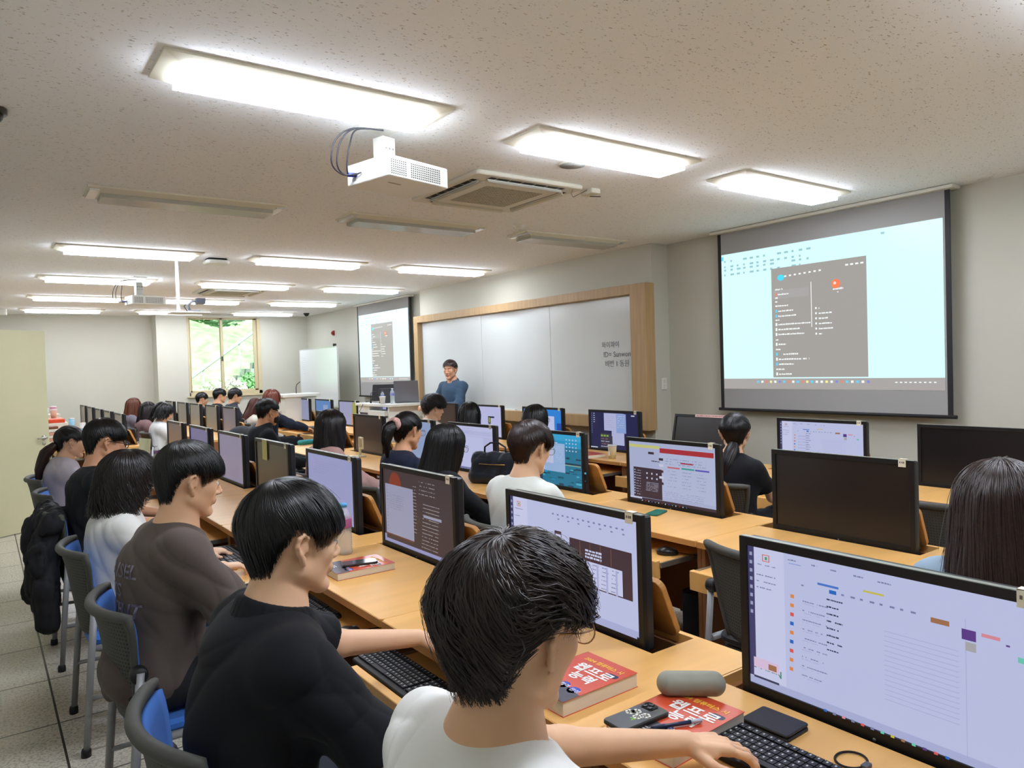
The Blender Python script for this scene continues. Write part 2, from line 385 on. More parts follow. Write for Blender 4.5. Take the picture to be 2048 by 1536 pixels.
projection_screen('a', 2.46, 4.44, 2.475, 4.435, 1.30, 2.555, 'large projection screen beside the wood-framed whiteboard, showing a dark search panel', 1.35)
projection_screen('b', 10.66, 12.62, 10.68, 12.6, 1.36, 2.58, 'smaller-looking projection screen behind the lecturer desk, beyond the whiteboard', 1.6)

# ---------------------------------------------------------------- desks
WOODS = dict(noise=(3, .07, 4, (.5, 4, 4)))
beech = mat('beech_laminate', '#e2ae66', .38, **WOODS); beech_edge = mat('beech_edge', '#c08a4c', .45, noise=(4, .1, 3, (5, .6, 5)))
brown = mat('brown_panel', '#8a5a34', .55, noise=(3, .08, 3)); dark_in = mat('dark_recess', '#15120f', .8)
steel = mat('drawer_slide_steel', '#a8a49a', .35, metal=.8)
def make_desk(PITCH=1.03):
    """one seat of the desk row. origin on the floor, x=0 at the screen plane, y=0 at the near end of the monitor"""
    t = empty('computer_desk')
    y0, y1 = -.27, PITCH-.27-.003; xa, xb = -.5, .19; wx0, wx1, wy0, wy1 = -.012, .17, -.045, .750; z0, z1 = .69, .72
    b = MB(); b.rbox(xa, y0, z0, wx0, y1, z1, .018, rr=.002).box(wx0-.004, y0, z0, xb, wy0, z1).box(wx0-.004, wy1, z0, xb, y1, z1).box(wx1, wy0, z0, xb, wy1, z1)
    b.build('desktop', beech, t)
    MB().box(xa-.0015, y0+.004, z0+.001, xa, y1-.004, z1-.002).build('front_edge', beech_edge, t)
    MB().box(-.46, y0, 0, .17, y0+.022, z0).build('side_panel', brown, t)
    MB().box(-.46, y1-.022, 0, .17, y1, z0).build('side_panel', brown, t)
    MB().box(-.1, y0+.26, .05, .15, y0+.282, z0-.12).build('divider_panel', brown, t)
    MB().box(.15, y0+.022, .08, .17, y1-.022, z0).build('back_panel', brown, t)
    w = MB(); w.box(wx0-.004, wy0, .5, wx1, wy1, .51).box(wx0-.006, wy0, .5, wx0, wy1, z0).box(wx0, wy0-.004, .5, wx1, wy0, z0).box(wx0, wy1, .5, wx1, wy1+.004, z0)
    w.build('monitor_well', dark_in, t)
    lid = MB(); M = Matrix.Translation((.168, 0, .721)) @ Matrix.Rotation(math.radians(-23), 4, 'Y')
    lid.rbox(-.021, wy0+.042, 0, 0, wy1-.062, .205, .03, axis=0, rr=.002, M=M)
    lid.build('well_lid', beech_edge, t)
    tr = MB(); tr.box(-.64, y0+.1, .60, -.1, y1-.1, .617).build('keyboard_tray', beech, t)
    fr = MB().rbox(-.665, y0+.1, .545, -.635, y1-.1, .632, .004, axis=1).build('tray_front', beech, t)
    for yy in (y0+.088, y1-.1): MB().box(-.64, yy, .598, -.1, yy+.012, .622).build('tray_slide', steel, t)
    return t
desk0 = make_desk()
ROWX = {'A': 1.585, 'B': 3.22, 'C': 4.93, 'P': 1.45, 'Q': 2.86, 'R': 4.62}
DY = {'A': (.52, 1.03, 8), 'B': (.52, 1.03, 8), 'C': (1.62, 1.07, 7), 'P': (10.45, 1.03, 5), 'Q': (10.45, 1.03, 5), 'R': (9.35, 1.03, 5)}
ROWY = {'A': [.50, 1.55, 2.62, 3.64, 4.66, 5.67, 6.70, 7.72], 'B': [.50, 1.53, 2.56, 3.66, 4.70, 5.67, 6.66, 7.72],
        'C': [1.62, 2.66, 3.74, 4.81, 5.92, 7.02, 8.05],
        'P': [10.47, 11.5, 12.5, 13.55, 14.55], 'Q': [10.5, 11.5, 12.55, 13.5, 14.55], 'R': [9.38, 10.4, 11.41, 12.4, 13.45]}
ROWN = {'A': 'in the desk row nearest the door side', 'B': 'in the middle desk row of the near block', 'C': 'in the front desk row under the whiteboard',
        'P': 'in the far block, row nearest the door side', 'Q': 'in the far block, middle row', 'R': 'in the far block, row by the front wall'}
ORD = ['first', 'second', 'third', 'fourth', 'fifth', 'sixth', 'seventh', 'eighth']
WH_ = {'A': 'the row nearest the aisle', 'B': 'the middle row, near block', 'C': 'the front row under the whiteboard', 'P': 'the far aisle row behind the snack table', 'Q': 'the far block middle row', 'R': 'the far block front row'}
wide = make_desk(1.07); protos = {1.03: [desk0, 0], 1.07: [wide, 0]}
for r in 'ABCPQR':
    y0, p, n = DY[r]
    for i in range(n):
        pr = protos[p]
        if pr[1] == 0: d = pr[0]; pr[1] = 1; d.location = (ROWX[r], y0+p*i, 0)
        else: d = dup(pr[0], (ROWX[r], y0+p*i, 0))
        tag(d, 'beech desk unit, %s along %s' % (ORD[i], WH_[r]), 'desk', 'desk units row by row')

# ---------------------------------------------------------------- monitors
blackp = mat('black_monitor_plastic', '#18181a', .42, spec=.4); backp = mat('monitor_side_plastic', '#26262a', .38)
greytop = mat('monitor_top_strip', '#8d9086', .4)
tagm = mat('paper_tag', '#e4e0cb', .7); tagink = mat('tag_ink', '#6f6b60', .7)
MW, MZ0, MZ1 = .70, .70, 1.118
def monitor(x, y, lab, pic=None, cols=None, s=1.0, off='#2a2624', polys=(), tagged=True, lean=0, w=MW, z1=MZ1, detail=True, yaw=0):
    t = empty('computer_monitor', (x, y, 0), yaw, lab, 'monitor', 'black computer monitors')
    bz = .022; P = t
    M = Matrix.Translation((0, 0, MZ0)) @ Matrix.Rotation(lean, 4, 'Y') @ Matrix.Translation((0, 0, -MZ0))
    b = MB(); b.box(0, 0, MZ0, .018, bz, z1, M=M).box(0, w-bz, MZ0, .018, w, z1, M=M).box(0, bz, z1-bz, .018, w-bz, z1, M=M).box(0, bz, MZ0, .018, w-bz, MZ0+.042, M=M)
    b.build('bezel', blackp, P, bevel=.0015 if detail else 0)
    b = MB(); b.rbox(.018, .004, MZ0, .05, w-.004, z1-.004, .01, axis=0, M=M)
    b.rbox(.05, .12, MZ0+.02, .075, w-.12, z1-.08, .02, axis=0, M=M)
    b.build('back_housing', backp, P)
    MB().box(.001, .004, z1, .016, w-.004, z1+.0015, M=M).build('top_strip', greytop, P)
    O = M @ Vector((.006, w-bz, MZ0+.042)); V = (M.to_3x3() @ Vector((0, 0, 1))); N = M.to_3x3() @ Vector((-1, 0, 0))
    sw, sh = w-2*bz, z1-MZ0-.042-bz
    if pic is None:
        q = MB().add([O, O+Vector((0, -sw, 0)), O+Vector((0, -sw, 0))+V*sh, O+V*sh], [(0, 1, 2, 3)])
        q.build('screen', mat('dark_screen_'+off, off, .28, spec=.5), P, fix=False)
    else:
        picture_mesh('screen', P, O, (0, -1, 0), V, sw, sh, pic, N, cols, s, polys)
    if tagged:
        k = MB(); yy = .035 if tagged is True else tagged
        k.box(-.0012, yy, z1-.03, 0, yy+.032, z1+.006, M=M).box(-.0012, yy, z1+.004, .022, yy+.032, z1+.0052, M=M)
        tg = k.build('number_tag', tagm, P)
        if detail:
            MB().box(-.0016, yy+.006, z1-.014, -.0012, yy+.012, z1-.006, M=M).box(-.0016, yy+.014, z1-.014, -.0012, yy+.018, z1-.006, M=M).box(-.0016, yy+.022, z1-.014, -.0012, yy+.027, z1-.006, M=M).build('tag_print', tagink, tg)
    if detail:
        MB().lathe([(0, 0), (.004, 0), (.004, .0006), (0, .0006)], M @ Vector((-.0002, w/2, MZ0+.02)), 12, axis=0).build('maker_badge', mat('badge_grey', '#8b8b90', .4, metal=.5), P)
    return t
WH = '#bdc3e6'   # pale lavender of a white page on these screens
def pg_base(c=0): return [(0, 0, 1, 1, c)]
def scr_office(rng, icons=True):
    R = pg_base(); R += [(0, .055, .028, 1, 1), (.028, .055, .16, 1, 2), (0, 0, 1, .05, 3)]
    for k in range(8): R.append((.008, .93-k*.06, .02, .955-k*.06, 4))
    R += [(.066, .905, .098, .955, 5), (.07, .91, .094, .95, 2), (.078, .918, .088, .94, 6)]
    txtline(R, .045, .875, .08, .008, 7, rng)
    for k in range(3): txtline(R, .04, .80-k*.045, .085-.02*(k == 2), .009, 7, rng)
    for k in range(5): txtline(R, .18+k*.085, .955-.004*k, .035+.01*(k == 4), .010, 7, rng)
    R += [(.185, .935, .235, .938, 8), (.30, .835, .38, .85, 8), (.47, .86, .54, .872, 9)]
    R += [(.235, .80, .245, .81, 7)]
    for k in range(8): R.append((.39+k*.034, .80, .40+k*.034+.006*(k % 2), .812, 7))
    R += [(.345, .795, .372, .82, 10)]
    for k in range(9):
        c = (11, 11, 12, 10, 11, 10, 12, 11, 11)[k]; R.append((.19, .70-k*.062, .205, .725-k*.062, c)); txtline(R, .24, .695-k*.062, .10, .008, 7, rng, .3); txtline(R, .24, .68-k*.062, .07, .006, 3, rng, .3)
    for k in range(8): txtline(R, .345, .76-k*.047, .045 if k % 3 else .06, .011, 13, rng, .1)
    for k in range(15): R.append((.55, .66-k*.03, .78, .664-k*.03, 3))
    R += [(.80, .07, .802, .86, 3)]
    R += [(.70, .79, .755, .82, 14), (.79, .74, .83, .80, 15), (.80, .68, .83, .73, 16), (.845, .78, .895, .80, 17), (.91, .76, .92, .77, 15), (.94, .69, .965, .72, 18)]
    R += [(.04, .15, .15, .22, 19), (.105, .16, .14, .20, 14), (.04, .09, .15, .145, 2), (.04, .075, .15, .09, 13)]
    cc = (10, 7, 17, 7, 12, 7, 18, 9, 14, 18, 15, 12, 10)
    for k in range(13): R.append((.33+k*.034, .018, .342+k*.034, .034, cc[k]))
    return R
OC = [WH, '#42406a', '#c9cdec', '#aab0d8', '#9aa0c0', '#d86a4a', '#4a9a66', '#7a80a8', '#4a78c8', '#c8be4a', '#2a6ac0', '#dd8a4c', '#d85a5a', '#3a3e5c', '#a07050', '#5c3c88', '#a8a8ac', '#d88a98', '#6cc8b0', '#d8c0dc']
rng = random.Random(11)
xA, xB, xC = ROWX['A'], ROWX['B'], ROWX['C']
m0_ = monitor(xA, .50, 'monitor in front of the student in white and glasses, showing an office start page', scr_office(rng), OC, 1.0, z1=1.12)
text('advert_word', 'OPEN', .024, frame((.0035, .7-.022-.656*.048, MZ0+.042+.354*.103), (0, -1, 0), (0, 0, 1)), emat('light_ad_green', '#4a8a70', 1.0), [c for c in m0_.children if c.name.startswith('screen')][0], .0001, bold=.0006)
# second: presentation editor over the same start page
R = scr_office(rng)[:30]; R += [(.37, .05, 1, .90, 0)]
for k in range(14): R.append((.38+k*.04, .90, .395+k*.04, .915, 7)); R.append((.385+k*.04, .86, .40+k*.04, .872, 7)) if k % 2 else None
for k in range(5): R += [(.40, .66-k*.12, .455, .75-k*.12, 13), (.407, .67-k*.12, .45, .72-k*.12, 2)]
R += [(.52, .30, .965, .72, 13), (.545, .31, .90, .54, 2)]
for k in range(4): R.append((.60+k*.075, .55, .602+k*.075, .71, 14))
for k in range(3): txtline(R, .64, .63-k*.03, .12, .022, 2, rng, .1)
for v in range(6):
    for u in range(5): txtline(R, .555+u*.07, .515-v*.036, .045, .010, 7, rng, .2)
for u in range(5): R.append((.605+u*.066, .31, .618+u*.066, .54, 3))
R += [(0, 0, 1, .05, 3)]
OC2 = list(OC); OC2[13] = '#43323a'
monitor(xA, ROWY['A'][1], 'monitor right of the white-clad student\'s head, slide editor with a dark table', R, OC2, 1.0)
# third: dark wallpaper with red shape, pale page, dark search list
R = [(0, 0, 1, 1, 0), (0, .04, .03, .10, 1), (0, .0, .9, .045, 2), (.03, .12, .46, .80, 1), (.03, .10, .46, .12, 3)]
for k in range(14): txtline(R, .05, .76-k*.045, .03, .008, 4, rng, .2)
for k in range(7): txtline(R, .12, .66-k*.028, .22, .007, 4, rng, .3)
for k in range(15): txtline(R, .50, .85-k*.042, .05, .012, 5, rng, .2)
for k in range(4): txtline(R, .60, .93-k*.05, .22, .012, 5, rng, .35)
R.append((.66, .50, .90, .535, 1))
for k in range(13): txtline(R, .66, .66-k*.044 if k < 3 else .60-k*.044+.06, .22, .012, 5, rng, .1)
for k in range(4): R += [(.01, .88-k*.05, .018, .91-k*.05, 5), (.03, .88-k*.05, .045, .91-k*.05, 5)]
monitor(xA, ROWY['A'][2], 'monitor beside the water bottle, dark desktop with a red shape and white page', R, ['#463a3c', '#9fa1bd', '#9a9cc8', '#6a4034', '#6c7090', '#a09a9c', '#8a3a28'], .9, polys=[(.19, .80, .062, .062, -6)])
# re-cover the lower half of the red shape by the page drawn above it: page sits lower, the shape peeks out above it
R = pg_base(); 
for k in range(6): txtline(R, .15, .88-k*.035, .5-.05*k, .008, 1, rng, .4)
monitor(xA, ROWY['A'][3], 'monitor with a blank lavender page, behind the head of the student in the black polo', R, ['#9a9ecb', '#8084b0'], .95)
m4 = monitor(xA, ROWY['A'][4], 'switched-off monitor with a narrow yellow note stuck on its screen', None, off='#4b453f')
MB().box(-.003, .42, .98, -.0012, .52, 1.118).build('sticky_note', mat('yellow_note', '#cfd08a', .7), m4)
R = pg_base(); R += [(.3, .1, .302, .95, 1)]
for k in range(9): txtline(R, .35, .45-k*.04, .5, .01, 2, rng, .5)
monitor(xA, ROWY['A'][5], 'monitor with a faded pinkish grey page, second beyond the yellow note', R, ['#8b85a0', '#76708c', '#8a6e84'], .85)
R = pg_base(); R += [(0, .0, .04, 1, 1)]
monitor(xA, ROWY['A'][6], 'monitor with a blue-violet page, third beyond the yellow note', R, ['#6b6a96', '#3c4a9c'], .85)
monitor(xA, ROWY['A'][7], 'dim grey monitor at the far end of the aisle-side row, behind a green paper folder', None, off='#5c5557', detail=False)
# row B
monitor(xB, ROWY['B'][1], 'large dark switched-off monitor on an empty desk, right of the red-titled slide screen', None, off='#231f1f')
R = [(0, 0, 1, 1, 0), (0, .90, .38, .95, 1), (.375, .10, 1, .93, 2), (.38, .84, .98, .92, 3), (.05, .05, .40, .56, 4), (0, 0, 1, .045, 4), (0, .02, .15, .05, 5), (.24, .80, .31, .84, 4)]
txtline(R, .28, .68, .1, .02, 4, rng, .1)
for k in range(10): R.append((.06, .50-k*.045, .075, .52-k*.045, 0)); txtline(R, .085, .50-k*.045, .06, .008, 6, rng, .1)
for r_ in range(2):
    for k in range(3): R.append((.22+k*.06, .46-r_*.08, .235+k*.06, .49-r_*.08, 6))
for k in range(7): txtline(R, .22, .32-k*.022, .15, .007, 6, rng, .2)
for k in range(5): R.append((.39, .72-k*.10, .44, .76-k*.10, 4 if k % 2 == 0 else 6))
for v, c, u, wd in [(.70, 3, .64, .14), (.61, 7, .49, .14), (.615, 8, .65, .14), (.615, 9, .80, .15)]: R.append((u, v, u+wd, v+.025, c))
for k in range(6):
    for u in (.50, .66, .82): txtline(R, u, .56-k*.05, .10, .01, 10, rng, .4)
for k in range(3): txtline(R, .48, .76-k*.04, .45, .012, 10, rng, .4)
for k in range(4): txtline(R, .46, .22-k*.03, .45, .008, 10, rng, .4)
for k in range(14): R.append((.2+k*.04, .012, .21+k*.04, .03, (5, 3, 6, 9, 8)[k % 5]))
monitor(xB, ROWY['B'][2], 'monitor behind the green phone, showing a slide with a red title bar and dark list', R, ['#aab2d2', '#c5c47a', '#b2bad8', '#a8323a', '#40323c', '#c4c8e4', '#c8cce0', '#c06a70', '#3a9a90', '#5a52b8', '#7c86b0'], 1.0)
R = [(0, 0, 1, 1, 0), (0, .75, 1, 1, 1), (0, .88, 1, 1, 2)]
for k in range(60):
    u, v = rng.random(), rng.random()*.55; R.append((u, v, u+rng.uniform(.02, .1), v+rng.uniform(.01, .04), rng.choice((3, 4, 1, 5, 3))))
R += [(.45, .42, .995, .46, 3), (.45, .405, .99, .425, 6)]
R += [(.36, .27, .62, .84, 7), (.55, .27, .74, .82, 8), (.40, .26, .74, .42, 8), (.0, .05, .36, .45, 3)]
for k in range(9): txtline(R, .60, .75-k*.035, .12, .012, 7, rng, .3); txtline(R, .40, .78-k*.05, .12, .006, 9, rng, .4)
for k in range(4):
    for q in range(4): R.append((.78+q*.05, .90-k*.07, .80+q*.05, .925-k*.07, 7))
for k in range(8): R.append((.05+k*.06, .02, .075+k*.06, .04, (6, 7)[k % 2]))
monitor(xB, ROWY['B'][3], 'monitor with a turquoise sea wallpaper, beside the student in white T-shirt', R, ['#2a7a9a', '#2a9ac8', '#3aa8d8', '#2c4258', '#1c5a70', '#4ab0c8', '#8ab0a0', '#c2c8e8', '#9ab8e0', '#b88a98'], .95)
R = [(0, 0, 1, 1, 0), (0, .90, 1, 1, 1), (.2, .04, .78, .76, 2), (0, .78, 1, .80, 1), (0, 0, 1, .045, 3)]
for k in range(3): txtline(R, .1, .94-k*.045, .5, .008, 4, rng, .4)
for k in range(8): R.append((.3+k*.06, .015, .32+k*.06, .03, 4))
monitor(xB, ROWY['B'][4], 'monitor with a white document page, behind the dark leather handbag', R, ['#b4b8de', '#bcc0e4', '#bcc1e6', '#6c70a0', '#8088b4'], 1.0)
R = pg_base(); monitor(xB, ROWY['B'][5], 'monitor with a plain grey-blue page in front of the woman with a scrunchie', R+[(0, 0, 1, .06, 1)], ['#8fa2c6', '#3a3450'], .95)
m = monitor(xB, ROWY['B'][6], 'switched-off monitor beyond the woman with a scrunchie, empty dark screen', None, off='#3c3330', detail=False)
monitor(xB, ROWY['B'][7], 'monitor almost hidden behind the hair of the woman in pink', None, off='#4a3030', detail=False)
# row C
monitor(xC, ROWY['C'][0], 'switched-off monitor in the front row below the right end of the projection screen', None, off='#17161a')
R = scr_office(rng)
monitor(xC, ROWY['C'][1], 'front-row monitor with an office start page, under the projection screen', R, OC, 1.0)
m = monitor(xC-.02, ROWY['C'][2], 'black monitor tipped backwards with a printed paper strip on its top edge', None, off='#1b1412', tagged=False, lean=math.radians(13), yaw=0)
MM = Matrix.Translation((0, 0, MZ0)) @ Matrix.Rotation(math.radians(13), 4, 'Y') @ Matrix.Translation((0, 0, -MZ0))
lb = MB().box(-.0015, .15, MZ1-.02, 0, .47, MZ1+.004, M=MM).build('paper_strip', mat('strip_pink', '#e2c4c0', .7), m)
b = MB()
for k in range(26): b.box(-.002, .17+k*.011, MZ1-.014, -.0015, .17+k*.011+rng.uniform(.003, .008), MZ1-.003, M=MM)
b.build('strip_print', mat('strip_red', '#a8656a', .7), lb)
R = [(0, 0, 1, 1, 0), (.30, .50, .72, .98, 1), (.46, .12, .72, .60, 1), (.56, .45, .76, .97, 2), (.22, .0, .46, .42, 3), (0, 0, .15, .03, 4)]
for k in range(10):
    R.append((.03, .95-k*.06, .04, .97-k*.06, 4)); R.append((.07, .95-k*.06, .10, .97-k*.06, 4)) if k < 5 else None
for k in range(6): txtline(R, .59, .90-k*.06, .14, .02, 4, rng, .2); txtline(R, .33, .90-k*.06, .18, .008, 5, rng, .4)
for k in range(3): R.append((.24+k*.06, .33, .285+k*.06, .38, 6))
for k in range(4): txtline(R, .24, .26-k*.07, .18, .02, (5, 4, 5, 4)[k], rng, .2)
R.append((.88, .92, .95, .95, 4))
monitor(xC, ROWY['C'][3], 'front-row monitor with a dark navy desktop and white windows, behind the iced drink', R, ['#232650', '#b4bae0', '#8fa6dc', '#3a3a4c', '#c8cce4', '#b07a90', '#8aa84a'], .95)
R = [(0, 0, 1, 1, 0), (0, .0, .82, .80, 1), (.42, .10, .78, .32, 2), (.45, .18, .74, .28, 3), (.88, 0, 1, .6, 4)]
txtline(R, .2, .6, .5, .02, 3, rng, .3)
monitor(xC, ROWY['C'][4], 'front-row monitor with a bright blue header and white page, third from the tipped one', R, ['#2a82d8', '#bcc6ec', '#9ab8e0', '#5a6a80', '#1c4aa8'], 1.0)
R = pg_base(); R += [(.58, .42, .66, .68, 1), (.60, .46, .64, .64, 2), (.66, .62, .78, .68, 3)]
for k in range(7): txtline(R, .3, .8-k*.06, .1, .008, 4, rng, .4)
monitor(xC, ROWY['C'][5], 'front-row monitor with a white page and a small green and black picture', R, ['#b9bbe4', '#2c3034', '#9aa83c', '#2a2c5c', '#8c90c0'], 1.0)
monitor(xC, ROWY['C'][6], 'brownish dark front-row monitor right in front of the lecturer', None, off='#3d302b', detail=False, tagged=False)
# far block
xP, xQ, xR = ROWX['P'], ROWX['Q'], ROWX['R']
for i, y in enumerate(ROWY['P']):
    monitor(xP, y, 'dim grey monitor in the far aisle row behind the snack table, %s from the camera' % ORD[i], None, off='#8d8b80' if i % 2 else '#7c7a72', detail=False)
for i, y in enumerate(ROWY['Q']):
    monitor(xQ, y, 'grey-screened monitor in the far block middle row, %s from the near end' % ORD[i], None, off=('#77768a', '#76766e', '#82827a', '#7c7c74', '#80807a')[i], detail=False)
monitor(xR, ROWY['R'][0], 'far-block monitor with a pale lavender page, right of the whiteboard on wheels', pg_base()+[(0, 0, 1, .05, 1)], ['#a4a8d8', '#8488b8'], .95, detail=False)
monitor(xR, ROWY['R'][1], 'far-block monitor with an orange-and-lavender page above the white paper', pg_base()+[(.7, 0, 1, .5, 1), (.74, .5, 1, .98, 2)], ['#a0a2c4', '#d89448', '#a8a05c'], .95, detail=False)
monitor(xR, ROWY['R'][2], 'far-block monitor with a blue page beside the red-haired student', pg_base()+[(.5, 0, .8, .8, 1)], ['#5a86c0', '#8fa2cc'], .95, detail=False)
monitor(xR, ROWY['R'][3], 'far-block monitor with a lavender page beside the window-side students', pg_base(), ['#9096b8'], .9, detail=False)
monitor(xR, ROWY['R'][4], 'farthest far-block monitor below the window, seen between heads', None, off='#55555c', detail=False)
# ---------------------------------------------------------------- implicit surfaces for bodies and clothes
def _n(v): v = np.asarray(v, float); return v/np.linalg.norm(v)
def cone(a, b, ra, rb): return ('c', np.asarray(a, float), np.asarray(b, float), ra, rb)
def ell(c, r, R=None): return ('e', np.asarray(c, float), np.asarray(r, float), R)
def torus(c, n, R, r, sq=1.0): return ('t', np.asarray(c, float), _n(n), R, r)
def pd(pr, P):
    if pr[0] == 'c':
        a, b, ra, rb = pr[1:]; ab = b-a; t = np.clip(((P-a)@ab)/max(ab@ab, 1e-9), 0, 1)
        return np.linalg.norm(P-a-t[:, None]*ab, axis=1)-(ra+(rb-ra)*t)
    if pr[0] == 'e':
        q = P-pr[1]
        if pr[3] is not None: q = q@pr[3].T
        r = pr[2]; k0 = np.linalg.norm(q/r, axis=1); k1 = np.linalg.norm(q/(r*r), axis=1)
        return k0*(k0-1)/np.maximum(k1, 1e-9)
    c, n, R, r = pr[1:]; q = P-c; h = q@n; rad = np.linalg.norm(q-h[:, None]*n, axis=1)
    return np.hypot(rad-R, h)-r
def smin(a, b, k): h = np.maximum(k-np.abs(a-b), 0)/k; return np.minimum(a, b)-h*h*k*.25
class SDF:
    def __init__(s, K=.02): s.g = []; s.K = K; s.sub = []; s.cut = []; s.noise = None
    def grp(s, prims, k, K=None): s.g.append((prims, k, K or s.K)); return s
    def ev(s, P, use=None, noise=True):
        tot = np.full(len(P), 9., np.float64); gi = 0
        for prims, k, K in s.g:
            d = np.full(len(P), 9., np.float64)
            for pr in prims:
                if use is None: d = smin(d, pd(pr, P), k)
                else:
                    ix = use[gi]
                    if len(ix): d[ix] = smin(d[ix], pd(pr, P[ix]), k)
                gi += 1
            tot = smin(tot, d, K)
        for pr, k in s.sub: tot = -smin(-tot, pd(pr, P), k)
        for o, n, k in s.cut: tot = -smin(-tot, -((P-o)@n), k)
        if s.noise is not None and noise: tot = tot+s.noise(P)
        return tot
    def bounds(s):
        lo = np.full(3, 9e9); hi = -lo
        for prims, k, K in s.g:
            for p in prims:
                if p[0] == 'c': q = [p[1]-p[3], p[2]-p[4], p[1]+p[3], p[2]+p[4]]
                elif p[0] == 'e': q = [p[1]-max(p[2]), p[1]+max(p[2])]
                else: q = [p[1]-p[3]-p[4], p[1]+p[3]+p[4]]
                for v in q: lo = np.minimum(lo, v); hi = np.maximum(hi, v)
        return lo-.03, hi+.03
    def mesh(s, h, newton=1):
        B = 6; lo, hi = s.bounds(); nb = np.ceil((hi-lo)/(h*B)).astype(int)+1; N = nb*B+1
        bc = np.stack(np.meshgrid(*[np.arange(n) for n in nb], indexing='ij'), -1).reshape(-1, 3)
        C = lo+(bc+.5)*B*h; rad = h*B*.87; allp = [p for g in s.g for p in g[0]]; marg = max(s.K, max(g[1] for g in s.g))
        D = np.stack([pd(p, C) for p in allp]); dm = s.ev(C, noise=False); act = np.abs(dm) < rad*1.35+.012
        F = np.where(dm < 0, -1., 1.).reshape(nb)
        F = np.repeat(np.repeat(np.repeat(F, B, 0), B, 1), B, 2); F = np.pad(F, ((0, 1),)*3, mode='edge').astype(np.float32)
        ab = bc[act]; Da = D[:, act]; dmin = Da.min(0)
        off = np.stack(np.meshgrid(*[np.arange(B+1)]*3, indexing='ij'), -1).reshape(-1, 3)
        idx = (ab[:, None, :]*B+off[None]).reshape(-1, 3); flat = (idx[:, 0]*N[1]+idx[:, 1])*N[2]+idx[:, 2]
        uq, first = np.unique(flat, return_index=True); own = first//len(off)
        P = lo+np.stack(np.unravel_index(uq, N), -1)*h
        use = [np.nonzero((Da[i] < dmin+2.6*rad+marg)[own])[0] for i in range(len(allp))]
        F.reshape(-1)[uq] = s.ev(P, use)
        # surface nets
        I = F < 0; n0, n1, n2 = N
        cell = np.zeros((n0-1, n1-1, n2-1), bool); c8 = [(i, j, k) for i in (0, 1) for j in (0, 1) for k in (0, 1)]
        anyv = np.zeros_like(cell); allv = np.ones_like(cell)
        for i, j, k in c8:
            v = I[i:n0-1+i, j:n1-1+j, k:n2-1+k]; anyv |= v; allv &= v
        cell = anyv & ~allv; ci = np.argwhere(cell); vid = np.full(cell.shape, -1, np.int32); vid[cell] = np.arange(len(ci))
        val = np.stack([F[ci[:, 0]+i, ci[:, 1]+j, ci[:, 2]+k] for i, j, k in c8], 1).astype(float)
        acc = np.zeros((len(ci), 3)); cnt = np.zeros(len(ci))
        for a in range(8):
            for b in range(a+1, 8):
                pa, pb = np.array(c8[a]), np.array(c8[b])
                if np.abs(pa-pb).sum() != 1: continue
                m = (val[:, a] < 0) != (val[:, b] < 0); t = val[m, a]/(val[m, a]-val[m, b])
                acc[m] += pa+t[:, None]*(pb-pa); cnt[m] += 1
        V = lo+(ci+acc/cnt[:, None])*h
        quads = []
        for ax in range(3):
            A = np.moveaxis(I, ax, 0); cr = A[:-1] != A[1:]; e = np.argwhere(cr); ins = A[:-1][cr]
            o1, o2 = [x for x in range(3) if x != ax]
            g = np.zeros((len(e), 3), int); g[:, ax] = e[:, 0]; g[:, o1] = e[:, 1]; g[:, o2] = e[:, 2]
            ok = (g[:, o1] > 0) & (g[:, o2] > 0) & (g[:, o1] < N[o1]-1) & (g[:, o2] < N[o2]-1); g = g[ok]; ins = ins[ok]
            q = []
            for d1, d2 in ((-1, -1), (0, -1), (0, 0), (-1, 0)):
                k = g.copy(); k[:, o1] += d1; k[:, o2] += d2; q.append(vid[k[:, 0], k[:, 1], k[:, 2]])
            q = np.stack(q, 1); flip = ins if ax != 1 else ~ins; q[~flip] = q[~flip][:, ::-1]; quads.append(q)
        Q = np.concatenate(quads); Q = Q[(Q >= 0).all(1)]
        for _ in range(newton):
            e = h*.35; f0 = s.ev(V); G = np.stack([s.ev(V+np.eye(3)[i]*e)-f0 for i in range(3)], 1)/e
            gl = (G*G).sum(1); st = (f0/np.maximum(gl, .3))[:, None]*G; ln = np.linalg.norm(st, axis=1, keepdims=True)
            V = V-st*np.minimum(1, h*.6/np.maximum(ln, 1e-9))
        return V, Q
def np_mesh(name, V, Q, mats, parent=None, mi=None, smooth=True):
    me = bpy.data.meshes.new(name); Q = np.asarray(Q, np.int32); n, k = Q.shape
    me.vertices.add(len(V)); me.vertices.foreach_set('co', np.asarray(V, np.float32).ravel())
    me.loops.add(n*k); me.loops.foreach_set('vertex_index', Q.ravel())
    me.polygons.add(n); me.polygons.foreach_set('loop_start', np.arange(n, dtype=np.int32)*k)
    for m in (mats if isinstance(mats, (list, tuple)) else [mats]): me.materials.append(m)
    if mi is not None: me.polygons.foreach_set('material_index', np.asarray(mi, np.int32))
    me.polygons.foreach_set('use_smooth', np.full(n, smooth)); me.update(calc_edges=True); me.validate()
    o = bpy.data.objects.new(name, me); COL.objects.link(o)
    if parent: o.parent = parent
    return o
def folds(seed, amp, freq=22, n=7, zs=.5):
    r = np.random.RandomState(seed); K = r.normal(size=(n, 3))*freq; K[:, 2] *= zs; ph = r.uniform(0, 6.28, n); J = r.normal(size=(n, 3))*9; p2 = r.uniform(0, 6.28, n)
    def f(P):
        o = np.zeros(len(P))
        for i in range(n):
            s_ = np.sin(P@K[i]+ph[i]+1.6*np.sin(P@J[i]+p2[i])); o += s_ if i % 2 else (1.2-2.4*np.abs(s_)**.7)
        return o*amp/n**.5
    return f

